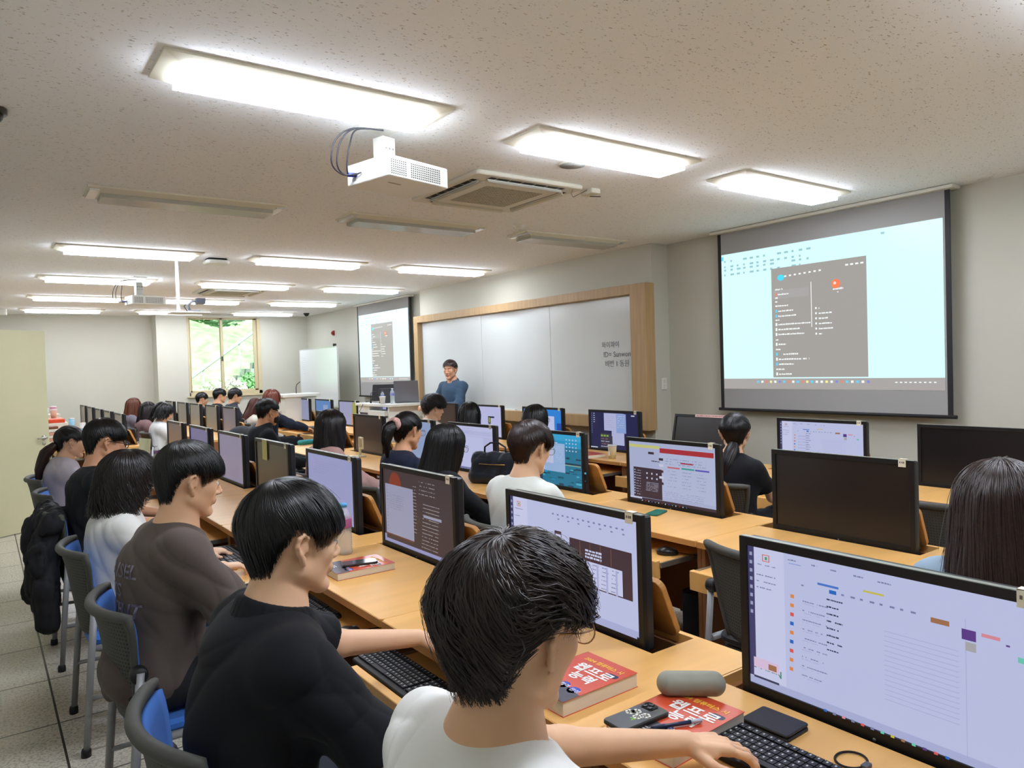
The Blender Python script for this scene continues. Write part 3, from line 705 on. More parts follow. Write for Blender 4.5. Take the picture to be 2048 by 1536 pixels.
# ---------------------------------------------------------------- person
SKIN = {}
def skin_mat(c):
    n = 'skin_'+c.strip('#')
    if n not in MATS:
        m = mat(n, c, .48, spec=.35, noise=(9, .05, 3), bump=(260, .05, .0006))
        b = m.node_tree.nodes['Principled BSDF']; b.inputs['Subsurface Weight'].default_value = .12
        b.inputs['Subsurface Radius'].default_value = (.012, .005, .003)
    return MATS[n]
def hair_mat(c):
    n = 'hair_'+c.strip('#')
    if n not in MATS:
        m = mat(n, c, .34, spec=.5, noise=((150, .35, 2) if c != '#231611' else (26, .75, 5))); b = m.node_tree.nodes['Principled BSDF']
        b.inputs['Anisotropic'].default_value = .5
    return MATS[n]

def head_prims(T, female=False, ears=True):
    """T: local head coordinates -> world (function). x forward, y left, z up; about .235 from chin to crown"""
    R = T.R.T   # world->local rotation for ellipsoids
    E = lambda c, r: ell(T(c), r, R); Cn = lambda a, b, ra, rb: cone(T(a), T(b), ra, rb)
    f = .94 if female else 1
    sk = [E((-.012, 0, .028), (.094, .075, .086)), E((.030, 0, -.022), (.060, .060, .074)), E((.02, 0, -.05), (.055, .056, .045)),
          Cn((.0, .050*f, -.055), (.062, .014, -.098), .020*f, .016), Cn((.0, -.050*f, -.055), (.062, -.014, -.098), .020*f, .016), E((.072, 0, -.101), (.017, .020, .014)),
          E((.062, .040, -.016), (.018, .019, .022)), E((.062, -.040, -.016), (.018, .019, .022))]
    fine = [E((.076, 0, .026), (.016, .048, .010)), Cn((.089, 0, .008), (.106, 0, -.026), .0075, .0095), E((.104, 0, -.031), (.010, .009, .008)),
            E((.094, .013, -.034), (.009, .007, .007)), E((.094, -.013, -.034), (.009, .007, .007)),
            E((.089, 0, -.0565), (.0085, .021, .0052)), E((.0865, 0, -.067), (.0085, .018, .0062)), E((.079, 0, -.056), (.012, .026, .020)),
            E((.078, .031, .001), (.0135, .014, .0115)), E((.078, -.031, .001), (.0135, .014, .0115))]
    er = []
    if ears:
        for s in (1, -1):
            pts = [(-.004, .074, -.024), (-.015, .084, -.012), (-.024, .091, .006), (-.021, .093, .023), (-.008, .088, .031), (.003, .080, .022), (.003, .074, .008)]
            pts = [(x, s*y, z) for x, y, z in pts]
            er += [Cn(pts[i], pts[i+1], (.0066, .0048, .0044, .0044, .0044, .004)[i], (.0048, .0044, .0044, .0044, .004, .0034)[i]) for i in range(6)]
            er += [Cn((-.004, s*.076, -.026), (-.001, s*.074, -.035), .0070, .0064), ell(T((-.010, s*.078, .004)), (.014, .0048, .021), R), Cn((.004, s*.074, .002), (.004, s*.075, -.008), .004, .0042)]
    return sk, fine, er
class Fr:
    def __init__(s, o, R): s.o = np.asarray(o, float); s.R = np.asarray(R, float)   # R columns = local axes
    def __call__(s, p): return s.o+s.R@np.asarray(p, float)
def rot(yaw, pitch=0, roll=0):
    cy, sy, cp, sp, cr, sr = math.cos(yaw), math.sin(yaw), math.cos(pitch), math.sin(pitch), math.cos(roll), math.sin(roll)
    Z = np.array([[cy, -sy, 0], [sy, cy, 0], [0, 0, 1]]); Y = np.array([[cp, 0, sp], [0, 1, 0], [-sp, 0, cp]]); X = np.array([[1, 0, 0], [0, cr, -sr], [0, sr, cr]])
    return Z@Y@X      # pitch>0 looks down
def ik(S, H, a, b, pole):
    S, H = np.asarray(S, float), np.asarray(H, float); d = H-S; L = np.linalg.norm(d)
    if L > (a+b)*.985: H = S+d/L*(a+b)*.985; d = H-S; L = np.linalg.norm(d)
    u = d/L; x = (a*a-b*b+L*L)/(2*L); y = math.sqrt(max(a*a-x*x, 0)); p = np.asarray(pole, float); p = p-u*(p@u); p /= np.linalg.norm(p)
    return S+u*x+p*y, H
def hand_prims(W, f, up, side, curl=(25, 35, 25), s=1.0, spread=5, thumb=1.0):
    """W wrist, f pointing to the fingers, up = back of the hand, side = towards the thumb"""
    f = _n(f); up = np.asarray(up, float); up = _n(up-f*(up@f)); sd = np.asarray(side, float); sd = _n(sd-f*(sd@f)-up*(sd@up))
    Pp = lambda a, b, c: W+(f*a+sd*b+up*c)*s
    palm = []
    base = [(.082, .029), (.086, .010), (.082, -.009), (.074, -.027)]
    for (a, b) in base: palm.append(cone(Pp(.008, b*.55, 0), Pp(a, b, 0), .0135*s, .0115*s))
    palm.append(cone(Pp(.015, .018, -.006), Pp(.05, .03, -.008), .013*s, .011*s)); palm.append(cone(Pp(.02, -.02, -.006), Pp(.06, -.024, -.006), .012*s, .010*s))
    groups = [palm]
    Ls = [(.040, .024, .020), (.044, .028, .021), (.041, .026, .020), (.032, .019, .018)]
    for i, (a, b) in enumerate(base):
        ang = 0; spr = math.radians((1.5-i)*spread); d0 = f*math.cos(spr)+sd*math.sin(spr); p = Pp(a, b, 0); r = (.0092, .0093, .0088, .0078)[i]; fg = []
        fg.append(cone(Pp(a-.022, b*.93, 0), p, .0095*s, r*s*1.02))
        for k in range(3):
            ang += math.radians(curl[k] if not isinstance(curl[0], (list, tuple)) else curl[i][k]); d = d0*math.cos(ang)-up*math.sin(ang); q = p+d*Ls[i][k]*s
            fg.append(cone(p, q, r*s*(1-.07*k), r*s*(.93-.09*k))); p = q
        groups.append(fg)
    t0 = Pp(.012, .020, -.008); d = _n(f*.62+sd*.72-up*.32*thumb); t1 = t0+d*.040*s; d2 = _n(f*.88+sd*.38-up*.25*thumb); t2 = t1+d2*.031*s; d3 = _n(f*.97+sd*.10-up*.2*thumb); t3 = t2+d3*.024*s
    groups.append([cone(t0, t1, .013*s, .0108*s), cone(t1, t2, .0105*s, .0096*s), cone(t2, t3, .0096*s, .0078*s)])
    return groups

def hair_surface(T, st):
    """returns f(psi, t, extra) -> local points; t in 0..1 from the crown to the tip"""
    c0 = np.array([-.012, 0, .028]); R0 = np.array([.094, .075, .086])
    pole = _n(np.array(st.get('pole', (-.30, .05, .95))))
    A = np.radians([0, 30, 50, 66, 78, 96, 112, 132, 180])
    ze = lambda a: np.interp(a, A, st['zend']); vo = lambda a: np.interp(a, A, st['vol'])
    topv = st.get('top', .022); hang = st.get('hang', 0); flare = st.get('flare', 0); tap = st.get('taper', 1.0); lump = st.get('lump', .003); sd_ = st.get('sd', 0)
    def f(psi, t, ex=0.):
        a = np.abs((psi+np.pi) % (2*np.pi)-np.pi); z1 = ze(a)+0*t; V = vo(a)+lump*(np.sin(psi*3+1.7+sd_)*.5+np.sin(psi*7+t*5+sd_*2)*.35+np.sin(psi*13-t*9+sd_)*.3)
        h = np.stack([np.cos(psi), np.sin(psi), 0*psi], -1); cosw = np.clip((h*pole).sum(-1), -1, 1); w_ = np.arccos(cosw)
        Lu = w_*.095; Ld = np.maximum(.028-z1, 0); up = z1 > .028
        # fringe that ends above the equator: shorten the arc
        el = np.clip((z1-.028)/(.086+.5*topv), 0, .98); frac = np.where(up, 1-np.arcsin(el)/np.maximum(w_, .2), 1.0); Lu2 = Lu*frac
        tot = Lu2+Ld; d = t*tot; tu = np.clip(d/np.maximum(Lu, 1e-6), 0, 1); s_ = np.sin(w_)
        u = (np.sin((1-tu)*w_)/s_)[..., None]*pole+(np.sin(tu*w_)/s_)[..., None]*h
        v = topv+(V-topv)*tu**1.3+ex; P = c0+(R0+v[..., None])*u
        dn = np.maximum(d-Lu, 0); lo = dn > 0
        zz = .028-dn; q = np.clip(dn/.11, 0, 1); back = np.clip((a-1.25)/.5, 0, 1)
        neck = 1-(.30*q**1.2)*back*(1-hang)                      # follows skull into the nape
        tp = 1-(1-tap)*np.clip(dn/np.maximum(Ld, 1e-6), 0, 1)**1.5*(1-hang)
        rx = (R0[0]+(V*tp+ex))*neck+flare*np.clip(dn/.3, 0, 1)*hang; ry = (R0[1]+(V*tp+ex))*neck*(1+.05*hang*np.clip(dn/.2, 0, 1))
        X = c0[0]+rx*h[..., 0]-st.get('drift', 0)*np.clip(dn-.1, 0, 1); Y = ry*h[..., 1]
        P[lo] = np.stack([X, Y, zz], -1)[lo]
        return P
    return f
def make_hair(parent, T, st, col, seed, n, wdt, name='hair', mats=None):
    st = dict(st, sd=seed*1.3); rs = np.random.RandomState(seed); f = hair_surface(T, st); m = mats or hair_mat(col)
    # base shell
    NP, NT = 72, 26; ps = np.linspace(-np.pi, np.pi, NP, endpoint=False); ts = np.linspace(.001, 1, NT)
    PS, TS = np.meshgrid(ps, ts, indexing='ij'); g = -.004+.0035*np.sin(PS*9+TS*4+seed)*np.sin(PS*5+2)
    g = g-.006*np.clip((TS-.85)/.15, 0, 1)
    open_ = st.get('face', None)
    V = f(PS.ravel(), TS.ravel()*.97, g.ravel()); Vw = (T.o+V@T.R.T)
    Q = [(i*NT+j, ((i+1) % NP)*NT+j, ((i+1) % NP)*NT+j+1, i*NT+j+1) for i in range(NP) for j in range(NT-1)]
    # inner layer closes the shell
    Vi = f(PS.ravel(), TS.ravel()*.97, g.ravel()-.012); Vi = T.o+Vi@T.R.T; o = len(Vw)
    Q += [(o+a, o+d, o+c, o+b) for a, b, c, d in Q]
    Q += [(i*NT+NT-1, o+i*NT+NT-1, o+((i+1) % NP)*NT+NT-1, ((i+1) % NP)*NT+NT-1) for i in range(NP)]
    allV = [Vw, Vi]; allQ = [np.array(Q)]; base = len(Vw)*2
    # locks: ribbons that follow the surface from crown to tip
    K = 9 if n > 1500 else 6
    clump = rs.uniform(-np.pi, np.pi, max(12, int(st.get('clumps', n//20)))); psi0 = clump[rs.randint(0, len(clump), n)]+rs.normal(0, st.get('cw', .05), n)
    if st.get('bias'): psi0 = np.where(rs.rand(n) < .5, rs.uniform(-1.2, 1.2, n), psi0)
    t0 = rs.uniform(.0, .55, n)**1.2; t1 = np.clip(t0+rs.uniform(.35, .9, n), .3, 1)+rs.uniform(-.05, .05, n)*(1+st.get('ragged', 1)); t1 = np.clip(t1, .25, 1.07)
    tt = t0[:, None]+(t1-t0)[:, None]*np.linspace(0, 1, K)[None]
    swirl = st.get('swirl', .25); wav = st.get('wave', .0); wf = st.get('wfreq', 12.); ph = rs.uniform(0, 6.28, n)
    psi = psi0[:, None]+swirl*(tt-t0[:, None])*rs.normal(.6, .5, n)[:, None]+rs.normal(0, .02, (n, 1))*tt+wav*8*np.sin(tt*wf+ph[:, None])*tt
    ex = rs.uniform(-.003, .0045, n)[:, None]+0*tt+wav*.6*np.cos(tt*wf+ph[:, None])*tt+st.get('lift', .002)*np.sin(np.pi*np.linspace(0, 1, K))[None]
    ex = ex+rs.exponential(st.get('fly', .0012), n)[:, None]*np.linspace(0, 1, K)[None]**2
    C = f(psi.ravel(), tt.ravel(), ex.ravel()).reshape(n, K, 3)
    if st.get('tip_in', 0): C[..., :2] *= 1-st['tip_in']*np.clip((tt-.8)/.2, 0, 1)[..., None]
    c0 = np.array([-.012, 0, .01]); Tn = np.gradient(C, axis=1); Tn /= np.linalg.norm(Tn, axis=2, keepdims=True)+1e-9
    Nn = C-c0; Nn[..., 2] *= np.where(C[..., 2] < 0, .1, 1); Nn /= np.linalg.norm(Nn, axis=2, keepdims=True)+1e-9; Sd = np.cross(Tn, Nn); Sd /= np.linalg.norm(Sd, axis=2, keepdims=True)+1e-9
    wd = wdt*rs.uniform(.5, 1.3, n)[:, None]*np.clip(np.sin(np.pi*np.linspace(.08, .97, K)), .1, 1)[None]**.5
    Lf = C+Sd*wd[..., None]-Nn*wd[..., None]*.3; Rt = C-Sd*wd[..., None]-Nn*wd[..., None]*.3; Md = C+Nn*wd[..., None]*.35
    W = np.stack([Lf, Md, Rt], 2).reshape(-1, 3); W = T.o+W@T.R.T
    ii = np.arange(n)[:, None, None]*K*3+np.arange(K-1)[None, :, None]*3+np.arange(2)[None, None, :]
    q = np.stack([ii, ii+1, ii+4, ii+3], -1).reshape(-1, 4)+base
    allV.append(W); allQ.append(q)
    return np_mesh(name, np.concatenate(allV), np.concatenate(allQ), m, parent)

def lock(parent, name, pts, r0, r1, col, seed, n=160, wdt=.004, wave=.0, flat=.8):
    """a gathered bundle of hair (ponytail) along world points"""
    rs = np.random.RandomState(seed); P = np.array(pts, float); L = np.linspace(0, 1, len(P)); K = 10; t = np.linspace(0, 1, K)
    Cc = np.stack([np.interp(t, L, P[:, i]) for i in range(3)], 1); Tn = np.gradient(Cc, axis=0); Tn /= np.linalg.norm(Tn, axis=1, keepdims=True)
    U = np.cross(Tn, [0, 1, .01]); U /= np.linalg.norm(U, axis=1, keepdims=True); W = np.cross(Tn, U)
    rr = (r0+(r1-r0)*t)*np.clip(np.sin(np.pi*np.linspace(.22, .93, K)), .25, 1)
    a = rs.uniform(0, 6.28, n); q = rs.uniform(.75, 1.05, n)
    an = a[:, None]+.5*np.sin(3*t+a[:, None]*2)+wave*3*np.sin(t*14+a[:, None])
    C = Cc[None]+(U[None]*np.cos(an)[..., None]+W[None]*np.sin(an)[..., None]*flat)*(rr[None]*q[:, None])[..., None]
    Nn = C-Cc[None]; Nn /= np.linalg.norm(Nn, axis=2, keepdims=True)+1e-9; Sd = np.cross(np.broadcast_to(Tn, C.shape), Nn); wd = wdt*rs.uniform(.6, 1.3, (n, 1, 1))
    V = np.stack([C+Sd*wd-Nn*wd*.4, C+Nn*wd*.3, C-Sd*wd-Nn*wd*.4], 2).reshape(-1, 3)
    ii = np.arange(n)[:, None, None]*K*3+np.arange(K-1)[None, :, None]*3+np.arange(2)[None, None, :]
    Q = np.stack([ii, ii+1, ii+4, ii+3], -1).reshape(-1, 4)
    # core
    M2 = 14; th = np.linspace(0, 6.283, M2, endpoint=False); core = (Cc[:, None]+(U[:, None]*np.cos(th)[None, :, None]+W[:, None]*np.sin(th)[None, :, None]*flat)*(rr*.86)[:, None, None]).reshape(-1, 3)
    Qc = np.array([(i*M2+k, i*M2+(k+1) % M2, (i+1)*M2+(k+1) % M2, (i+1)*M2+k) for i in range(K-1) for k in range(M2)])+len(V)
    return np_mesh(name, np.concatenate([V, core]), np.concatenate([Q, Qc]), hair_mat(col), parent)

def person(label, head, yaw=0, pitch=.1, roll=0, byaw=0, female=False, skin='#dba884', top='#1d1e22', top_kind='tee', bottom='#22242a', h=.006,
           hair=None, haircol='#0d0c0c', nh=800, hw=.0028, hands=None, lean=None, glasses=None, mask=False, stand=False, sleeve=.62, loose=1.0, seed=1,
           handcurl=(22, 32, 22), seat_z=.495, neckcut=True, shoes='#2a2a2c', gscale=1, legs=True, fsleeve='tee', pole=None, collar=None, armk=1.0, cat='person', group=None, hdir=None, brow='#15110f', hscale=1.0):
    head = np.asarray(head, float); Rb = rot(byaw); B = Rb
    fwd, lft = B[:, 0], B[:, 1]; up = np.array([0, 0, 1.])
    T = Fr(head, rot(yaw, pitch, roll)*hscale); T.R = rot(yaw, pitch, roll); sc = hscale
    class TS(Fr):
        def __call__(s, p): return s.o+s.R@(np.asarray(p, float)*sc)
    TT = TS(head, T.R)
    sw = .162 if female else .19; lean = lean if lean is not None else (.06 if not stand else .02)
    Nk = head-fwd*.045-up*.147*sc                                   # base of the neck
    if stand: Pv = np.array([Nk[0], Nk[1], 0])-fwd*lean+up*(Nk[2]-.50)
    else: Pv = np.array([Nk[0], Nk[1], seat_z+.10])-fwd*lean
    ax = _n(Nk-Pv); bk = np.cross(lft, ax)
    L = lambda s_, f=0, l=0: Pv+(Nk-Pv)*s_+fwd*f+lft*l
    S = [Nk-ax*.065+lft*s*sw-fwd*.005 for s in (1, -1)]
    g = .90 if female else 1.0
    if hands is None: hands = [head+fwd*.37+lft*.13-up*.49, head+fwd*.35-lft*.14-up*.50]
    aU, aF = ((.27, .24) if female else (.295, .258)); aU *= armk; aF *= armk
    el, wr = [], []
    for s, i in ((1, 0), (-1, 1)):
        pl = pole[i] if pole else (-fwd*.4-up*1.0+lft*s*.55)
        e, hnd = ik(S[i], hands[i], aU, aF, pl); el.append(e); wr.append(hnd)
    root = empty('person', (Pv[0], Pv[1], 0), 0, label, cat, group)
    off = np.array([Pv[0], Pv[1], 0.])
    def put(o): o.data.transform(Matrix.Translation((-off[0], -off[1], 0))); return o
    # legs
    kn, an, hp = [], [], []
    for s in (1, -1):
        hpj = Pv+lft*s*.09-up*.02
        if stand: k = hpj-up*.40+fwd*.01+lft*s*.01; a = k-up*(k[2]-.085)+fwd*-.01
        else: k = hpj+fwd*.42+lft*s*.05+up*.0; a = np.array([k[0], k[1], .085])-fwd*(.03+.03*s)
        kn.append(k); an.append(a); hp.append(hpj)
    # ---- body (skin) : one continuous surface
    sk, fine, er = head_prims(TT, female)
    body = SDF(.012)
    if sc != 1: pass
    body.grp(sk, .022*sc); 
    neckr = .049 if female else .060
    body.grp([cone(TT((-.028, 0, -.035)), Nk+up*.0, neckr*.94, neckr), cone(Nk, Nk-ax*.05, neckr, neckr*1.15), cone(Nk-ax*.055, S[0]-lft*.03, .045*g, .042*g), cone(Nk-ax*.055, S[1]+lft*.03, .045*g, .042*g),
              ell(L(.72), (.085*g, .125*g, .15), B.T), ell(L(.3), (.085*g, .115*g, .17), B.T), ell(L(.02), (.10, .135, .10), B.T)], .05)
    for i in (0, 1):
        body.grp([cone(S[i], el[i], .043*g, .036*g), cone(el[i], wr[i], .037*g, .0245*g)], .02)
        if legs: body.grp([cone(hp[i], kn[i], .070*g, .045), cone(kn[i], an[i], .045, .032), cone(an[i], an[i]+fwd*.12-up*.05, .032, .025)], .02)
    body.grp(fine, .010, .009); body.grp(er, .005, .0035)
    for i, s in ((0, 1), (1, -1)):
        fd = _n(wr[i]-el[i]); hd = hdir[i] if hdir and hdir[i] is not None else _n(fd*.6+fwd*.5-up*.12)
        G = hand_prims(wr[i], hd, up+fd*.1, -lft*s, handcurl, .93 if female else 1.0)
        for gi, q in enumerate(G): body.grp(q, .006, .010 if gi == 0 else .0045)
    for s in (1, -1):
        body.sub.append((ell(TT((.094, s*.031, .006)), (.012, .017, .0055), T.R.T), .010)) if h < .006 else None
        if h < .0075: body.sub.append((ell(TT((-.003, s*.092, .003)), (.011, .009, .015), T.R.T), .003))
    body.K = .012
    V, Q = body.mesh(h)
    cen = (V[Q].mean(1)-head)@T.R/sc
    mi = np.zeros(len(Q), int)
    if h < .011:
        lips = (cen[:, 0] > .080) & (np.abs(cen[:, 1]) < .0215-.2*np.abs(cen[:, 2]+.0615)) & (np.abs(cen[:, 2]+.0615) < .0095)
        mi[lips] = 1
        bw = (cen[:, 0] > .060) & (np.abs(np.abs(cen[:, 1])-.033) < .019) & (np.abs(cen[:, 2]-.0235-.05*(.033-np.abs(np.abs(cen[:, 1])-.03))) < .0038)
        mi[bw] = 2
    lipm = mat('lips_'+skin.strip('#'), '#a8605a' if female else '#a86a5c', .4)
    put(np_mesh('body', V, Q, [skin_mat(skin), lipm, mat('brow_'+brow.strip('#'), brow, .7)], root, mi))
    if h < .0075:
        for s in (1, -1):
            c = TT((.0795, s*.031, .0)); 
            e = MB().lathe([(.0128*math.sin(k/8*math.pi)*sc+1e-5, -.0128*math.cos(k/8*math.pi)*sc) for k in range(9)], (0, 0, 0), 14, axis=0)
            ey = e.build('eye', mat('eye_white', '#cfc8c0', .15), root); 
            M4 = Matrix(T.R.tolist()).to_4x4(); M4.translation = Vector(c-off); ey.data.transform(M4)
            ir = MB().lathe([(0, .0), (.0055*sc, -.0006), (.0058*sc, -.003)], (.0131*sc, 0, -.001), 12, axis=0).build('iris', mat('iris_dark', '#17100c', .1), ey); ir.data.transform(M4)
    # ---- top
    if top_kind:
        o = .012*loose; tp = SDF(.055)
        tp.grp([ell(L(.0), (.125*g+o, .165*g+o, .13), B.T), ell(L(.28), (.112*g+o, .150*g+o, .17), B.T), ell(L(.62), (.118*g+o, .160*g+o, .17), B.T), ell(L(.80)-fwd*.01, (.098*g+o, .155*g+o, .11), B.T),
                cone(Nk-ax*.045, S[0]-lft*.025, .050+o*.4, .046*g+o*.4), cone(Nk-ax*.045, S[1]+lft*.025, .050+o*.4, .046*g+o*.4)], .06)
        for i, s in ((0, 1), (1, -1)):
            if top_kind in ('tee', 'polo'):
                q = S[i]+(el[i]-S[i])*sleeve*1.15; tp.grp([cone(S[i]-lft*s*.012, q, .047*g+o*.45, .046*g+o*1.5)], .03)
            elif top_kind == 'puff':
                q = S[i]+(el[i]-S[i])*.85; tp.grp([cone(S[i]-lft*s*.012, q, .045+o*.5, .058+o)], .03)
            else:
                w2 = wr[i]; tp.grp([cone(S[i]-lft*s*.012, el[i], .047*g+o*.6, .044*g+o*.9), cone(el[i], w2, .046*g+o, .033*g+o*.7)], .03)
        ek = sleeve if top_kind in ('tee', 'polo') else .72
        nr = neckr+(.007 if top_kind == 'tee' else .006)
        if neckcut and top_kind != 'hood': tp.sub.append((cone(Nk+fwd*.012-ax*.012, TT((.0, 0, -.03)), nr, nr*1.05), .012))
        class Cut: pass
        cuts = []
        if top_kind in ('tee', 'polo', 'puff'):
            for i in (0, 1): cuts.append((S[i]+(el[i]-S[i])*ek, _n(el[i]-S[i]), S[i], el[i]))
        # a sleeve end is cut only near its own arm
        base_ev = tp.ev
        def ev(P, use=None, noise=True, base_ev=base_ev, cuts=cuts):
            d = base_ev(P, use, noise)
            for o_, n_, s_, e_ in cuts:
                near = pd(cone(s_+(e_-s_)*.45, e_, .12, .13), P) < 0
                d = np.where(near, np.maximum(d, (P-o_)@n_), d)
            return d
        tp.ev = ev
        low = Pv-up*.075
        tp.cut.append((low, -up, .01))
        tp.noise = lambda P, f_=folds(seed, .0042*loose, 17 if h < .009 else 12), N0=Nk: f_(P)*np.clip((np.linalg.norm(P-N0, axis=1)-.085)/.09, 0, 1)
        if top_kind == 'hood': tp.grp([torus(Nk-fwd*.02+up*.0, _n(up*.9-fwd*.45), .075, .030)], .03)
        if top_kind == 'polo': pass
        V, Q = tp.mesh(max(h*1.15, .006))
        c = lin(top)
        tm = mat('cloth_'+top.strip('#')+top_kind, top, .85, spec=.2, sheen=.04, noise=(5, .04, 3), bump=(420, .15, .0008))
        names = {'tee': 't_shirt', 'polo': 'polo_shirt', 'puff': 'blouse', 'long': 'long_sleeved_top', 'hood': 'hooded_jacket', 'shirt': 'denim_shirt'}
        sh = put(np_mesh(names[top_kind], V, Q, tm, root))
        if top_kind in ('tee', 'puff', 'long'):
            nn = _n(ax*.92+fwd*.30); tr = SDF(.01); tr.grp([torus(Nk+fwd*.012-ax*.006, nn, nr+.004, .0085)], .01)
            V, Q = tr.mesh(max(h, .005)); put(np_mesh('neckband', V, Q, mat('cloth_'+(collar or top).strip('#')+'tee', collar or top, .85, sheen=.15), sh))
        if top_kind in ('polo', 'shirt'):
            cl = SDF(.01); pr = []
            for k in range(25):
                a = (k/24-.5)*2*2.45+math.pi; d = fwd*math.cos(a)+lft*math.sin(a); r_ = nr+.004+.006*(1-math.cos(a-math.pi))*.5
                c1 = Nk+d*r_+up*(.042-.045*(1-math.cos(a-math.pi))*.5); c2 = c1+d*.020-up*.042; pr.append(cone(c1, c2, .0060, .0060))
            cc = SDF(.01)
            for k in range(24):
                a1, b1, a2, b2 = pr[k][1], pr[k][2], pr[k+1][1], pr[k+1][2]
                for m_ in np.linspace(0, 1, 8): cc.g.append(([cone(a1*(1-m_)+b1*m_, a2*(1-m_)+b2*m_, .0058, .0058)], .006, .01))
            V, Q = cc.mesh(max(h*.8, .004)); put(np_mesh('collar', V, Q, tm, sh))
    # ---- trousers and shoes
    if legs:
        tr = SDF(.04); tr.grp([ell(Pv-up*.02, (.125*g, .170*g, .115), B.T)], .02)
        for i in (0, 1): tr.grp([cone(hp[i], kn[i], .088*g, .066*g), cone(kn[i], an[i]+up*.02, .066*g, .052)], .03)
        tr.noise = folds(seed+7, .003, 16); tr.cut.append((Pv+up*.05, up, .01))
        V, Q = tr.mesh(max(h*1.5, .010)); put(np_mesh('trousers', V, Q, mat('cloth_'+bottom.strip('#')+'t', bottom, .85, spec=.2, noise=(6, .08, 3), bump=(300, .1, .001)), root))
        for i in (0, 1):
            so = SDF(.02); a = an[i]; so.grp([cone(a-up*.03-fwd*.02, a-up*.035+fwd*.02, .042, .042), cone(a-up*.045+fwd*.04, a-up*.052+fwd*.14, .036, .030)], .03); so.cut.append((np.array([0, 0, .004]), -up, .002))
            V, Q = so.mesh(.011); put(np_mesh('shoe', V, Q, mat('shoe_'+shoes.strip('#'), shoes, .6), root))
    # ---- hair
    hs = None
    if hair:
        TH = Fr(head, T.R*sc); hs = make_hair(root, TH, hair, haircol, seed, nh, hw*sc); put(hs)
    if glasses:
        gm = mat('glasses_'+glasses.strip('#'), glasses, .3, metal=.6 if glasses in ('#b98a5a', '#8a8a8c') else 0); b = MB(); rr = .021; tk = .0013*gscale
        for s in (1, -1):
            ring = [Vector(TT((.1095-.25*abs(rr*math.cos(a)*s+s*.031-s*.0)*.3+.004, s*.033+rr*1.12*math.cos(a), -.001+rr*.95*math.sin(a)))-off) for a in np.linspace(0, 2*math.pi, 21)]
            b.tube(ring, tk, 6); b.tube([Vector(TT(p)-off) for p in ((.106, s*.056, .006), (.088, s*.070, .009), (.05, s*.079, .009), (.0, s*.081, .012), (-.014, s*.080, .0))], tk*1.1, 6)
        b.tube([Vector(TT(p)-off) for p in ((.1115, .011, .004), (.115, 0, .007), (.1115, -.011, .004))], tk, 6)
        gg = b.build('glasses', gm, root, fix=False)
        ln = MB()
        for s in (1, -1):
            pts = [Vector(TT((.1095-.25*abs(rr*.97*math.cos(a)*s+s*.031)*.3+.004, s*.033+rr*1.08*math.cos(a), -.001+rr*.92*math.sin(a)))-off) for a in np.linspace(0, 2*math.pi, 20, endpoint=False)]
            ln.add(pts, [tuple(range(20))])
        ln.build('lens', mat('lens_glass', '#eef4f4', .02, spec=.7, alpha=.16), gg, fix=False)
    if mask:
        mk = SDF(.01); mk.grp([ell(TT((.052, 0, -.052)), (.062, .060, .054), T.R.T)], .01); mk.cut.append((TT((.018, 0, 0)), -T.R[:, 0], .004)); mk.cut.append((TT((0, 0, -.012)), T.R[:, 2], .004))
        V, Q = mk.mesh(max(h, .006)); mo = put(np_mesh('face_mask', V, Q, mat('mask_black', '#17171a', .8), root))
        b = MB()
        for s in (1, -1): b.tube([Vector(TT(p)-off) for p in ((.03, s*.062, -.03), (.0, s*.079, -.005), (-.02, s*.086, .01), (-.012, s*.084, -.03), (.02, s*.07, -.06))], .0013, 5)
        b.build('mask_strap', mat('mask_black', '#17171a', .8), mo, fix=False)
    return dict(root=root, T=TT, off=off, S=S, el=el, wr=wr, Nk=Nk, Pv=Pv, fwd=fwd, lft=lft, up=up, put=put, hair=hs, L=L)
# hair styles: zend/vol over |azimuth| 0,30,50,66,78,96,112,132,180 degrees (0 = brow, 180 = nape)
H_BOY = dict(zend=[.032, .026, .018, .004, .040, .042, .010, -.060, -.074], vol=[.026, .025, .020, .012, .009, .009, .010, .013, .013], top=.026, taper=.25, swirl=.5)
H_BOWL = dict(zend=[.022, .016, .010, .002, .036, .040, .004, -.052, -.070], vol=[.028, .028, .023, .015, .012, .012, .014, .018, .018], top=.028, taper=.35, swirl=.35)
H_THICK = dict(clumps=260, cw=.035, zend=[.036, .032, .028, .012, .036, .038, .004, -.066, -.082], vol=[.026, .028, .026, .018, .014, .015, .018, .022, .018], top=.030, taper=.3, swirl=.9, wave=.024, wfreq=9, lift=.007, fly=.004, ragged=1.8, lump=.007)
H_CURL = dict(zend=[.034, .025, .015, .004, .014, .016, -.01, -.06, -.070], vol=[.032, .034, .032, .024, .018, .018, .022, .028, .024], top=.038, taper=.5, swirl=.8, wave=.03, wfreq=16, lift=.008, fly=.004)
H_BOB = dict(zend=[.06, .03, -.04, -.10, -.13, -.15, -.155, -.155, -.155], vol=[.018, .020, .024, .028, .032, .036, .038, .040, .040], top=.024, hang=1, swirl=.1, wave=.016, wfreq=14, flare=.015, lift=.004, fly=.003, ragged=1.5, pole=(-.1, -.1, .98))
H_LONG = dict(zend=[.06, .02, -.08, -.22, -.30, -.33, -.35, -.36, -.37], vol=[.014, .016, .018, .020, .022, .023, .024, .026, .026], top=.016, hang=1, swirl=.06, wave=.004, flare=.015, drift=.10, lift=.003, ragged=1.4, lump=.005, pole=(-.05, 0, 1))
H_PONY = dict(zend=[.052, .036, .024, .010, .024, .022, .0, -.05, -.078], vol=[.010, .010, .009, .008, .007, .007, .008, .008, .008], top=.014, taper=.2, swirl=.1, pole=(-.6, 0, .6))
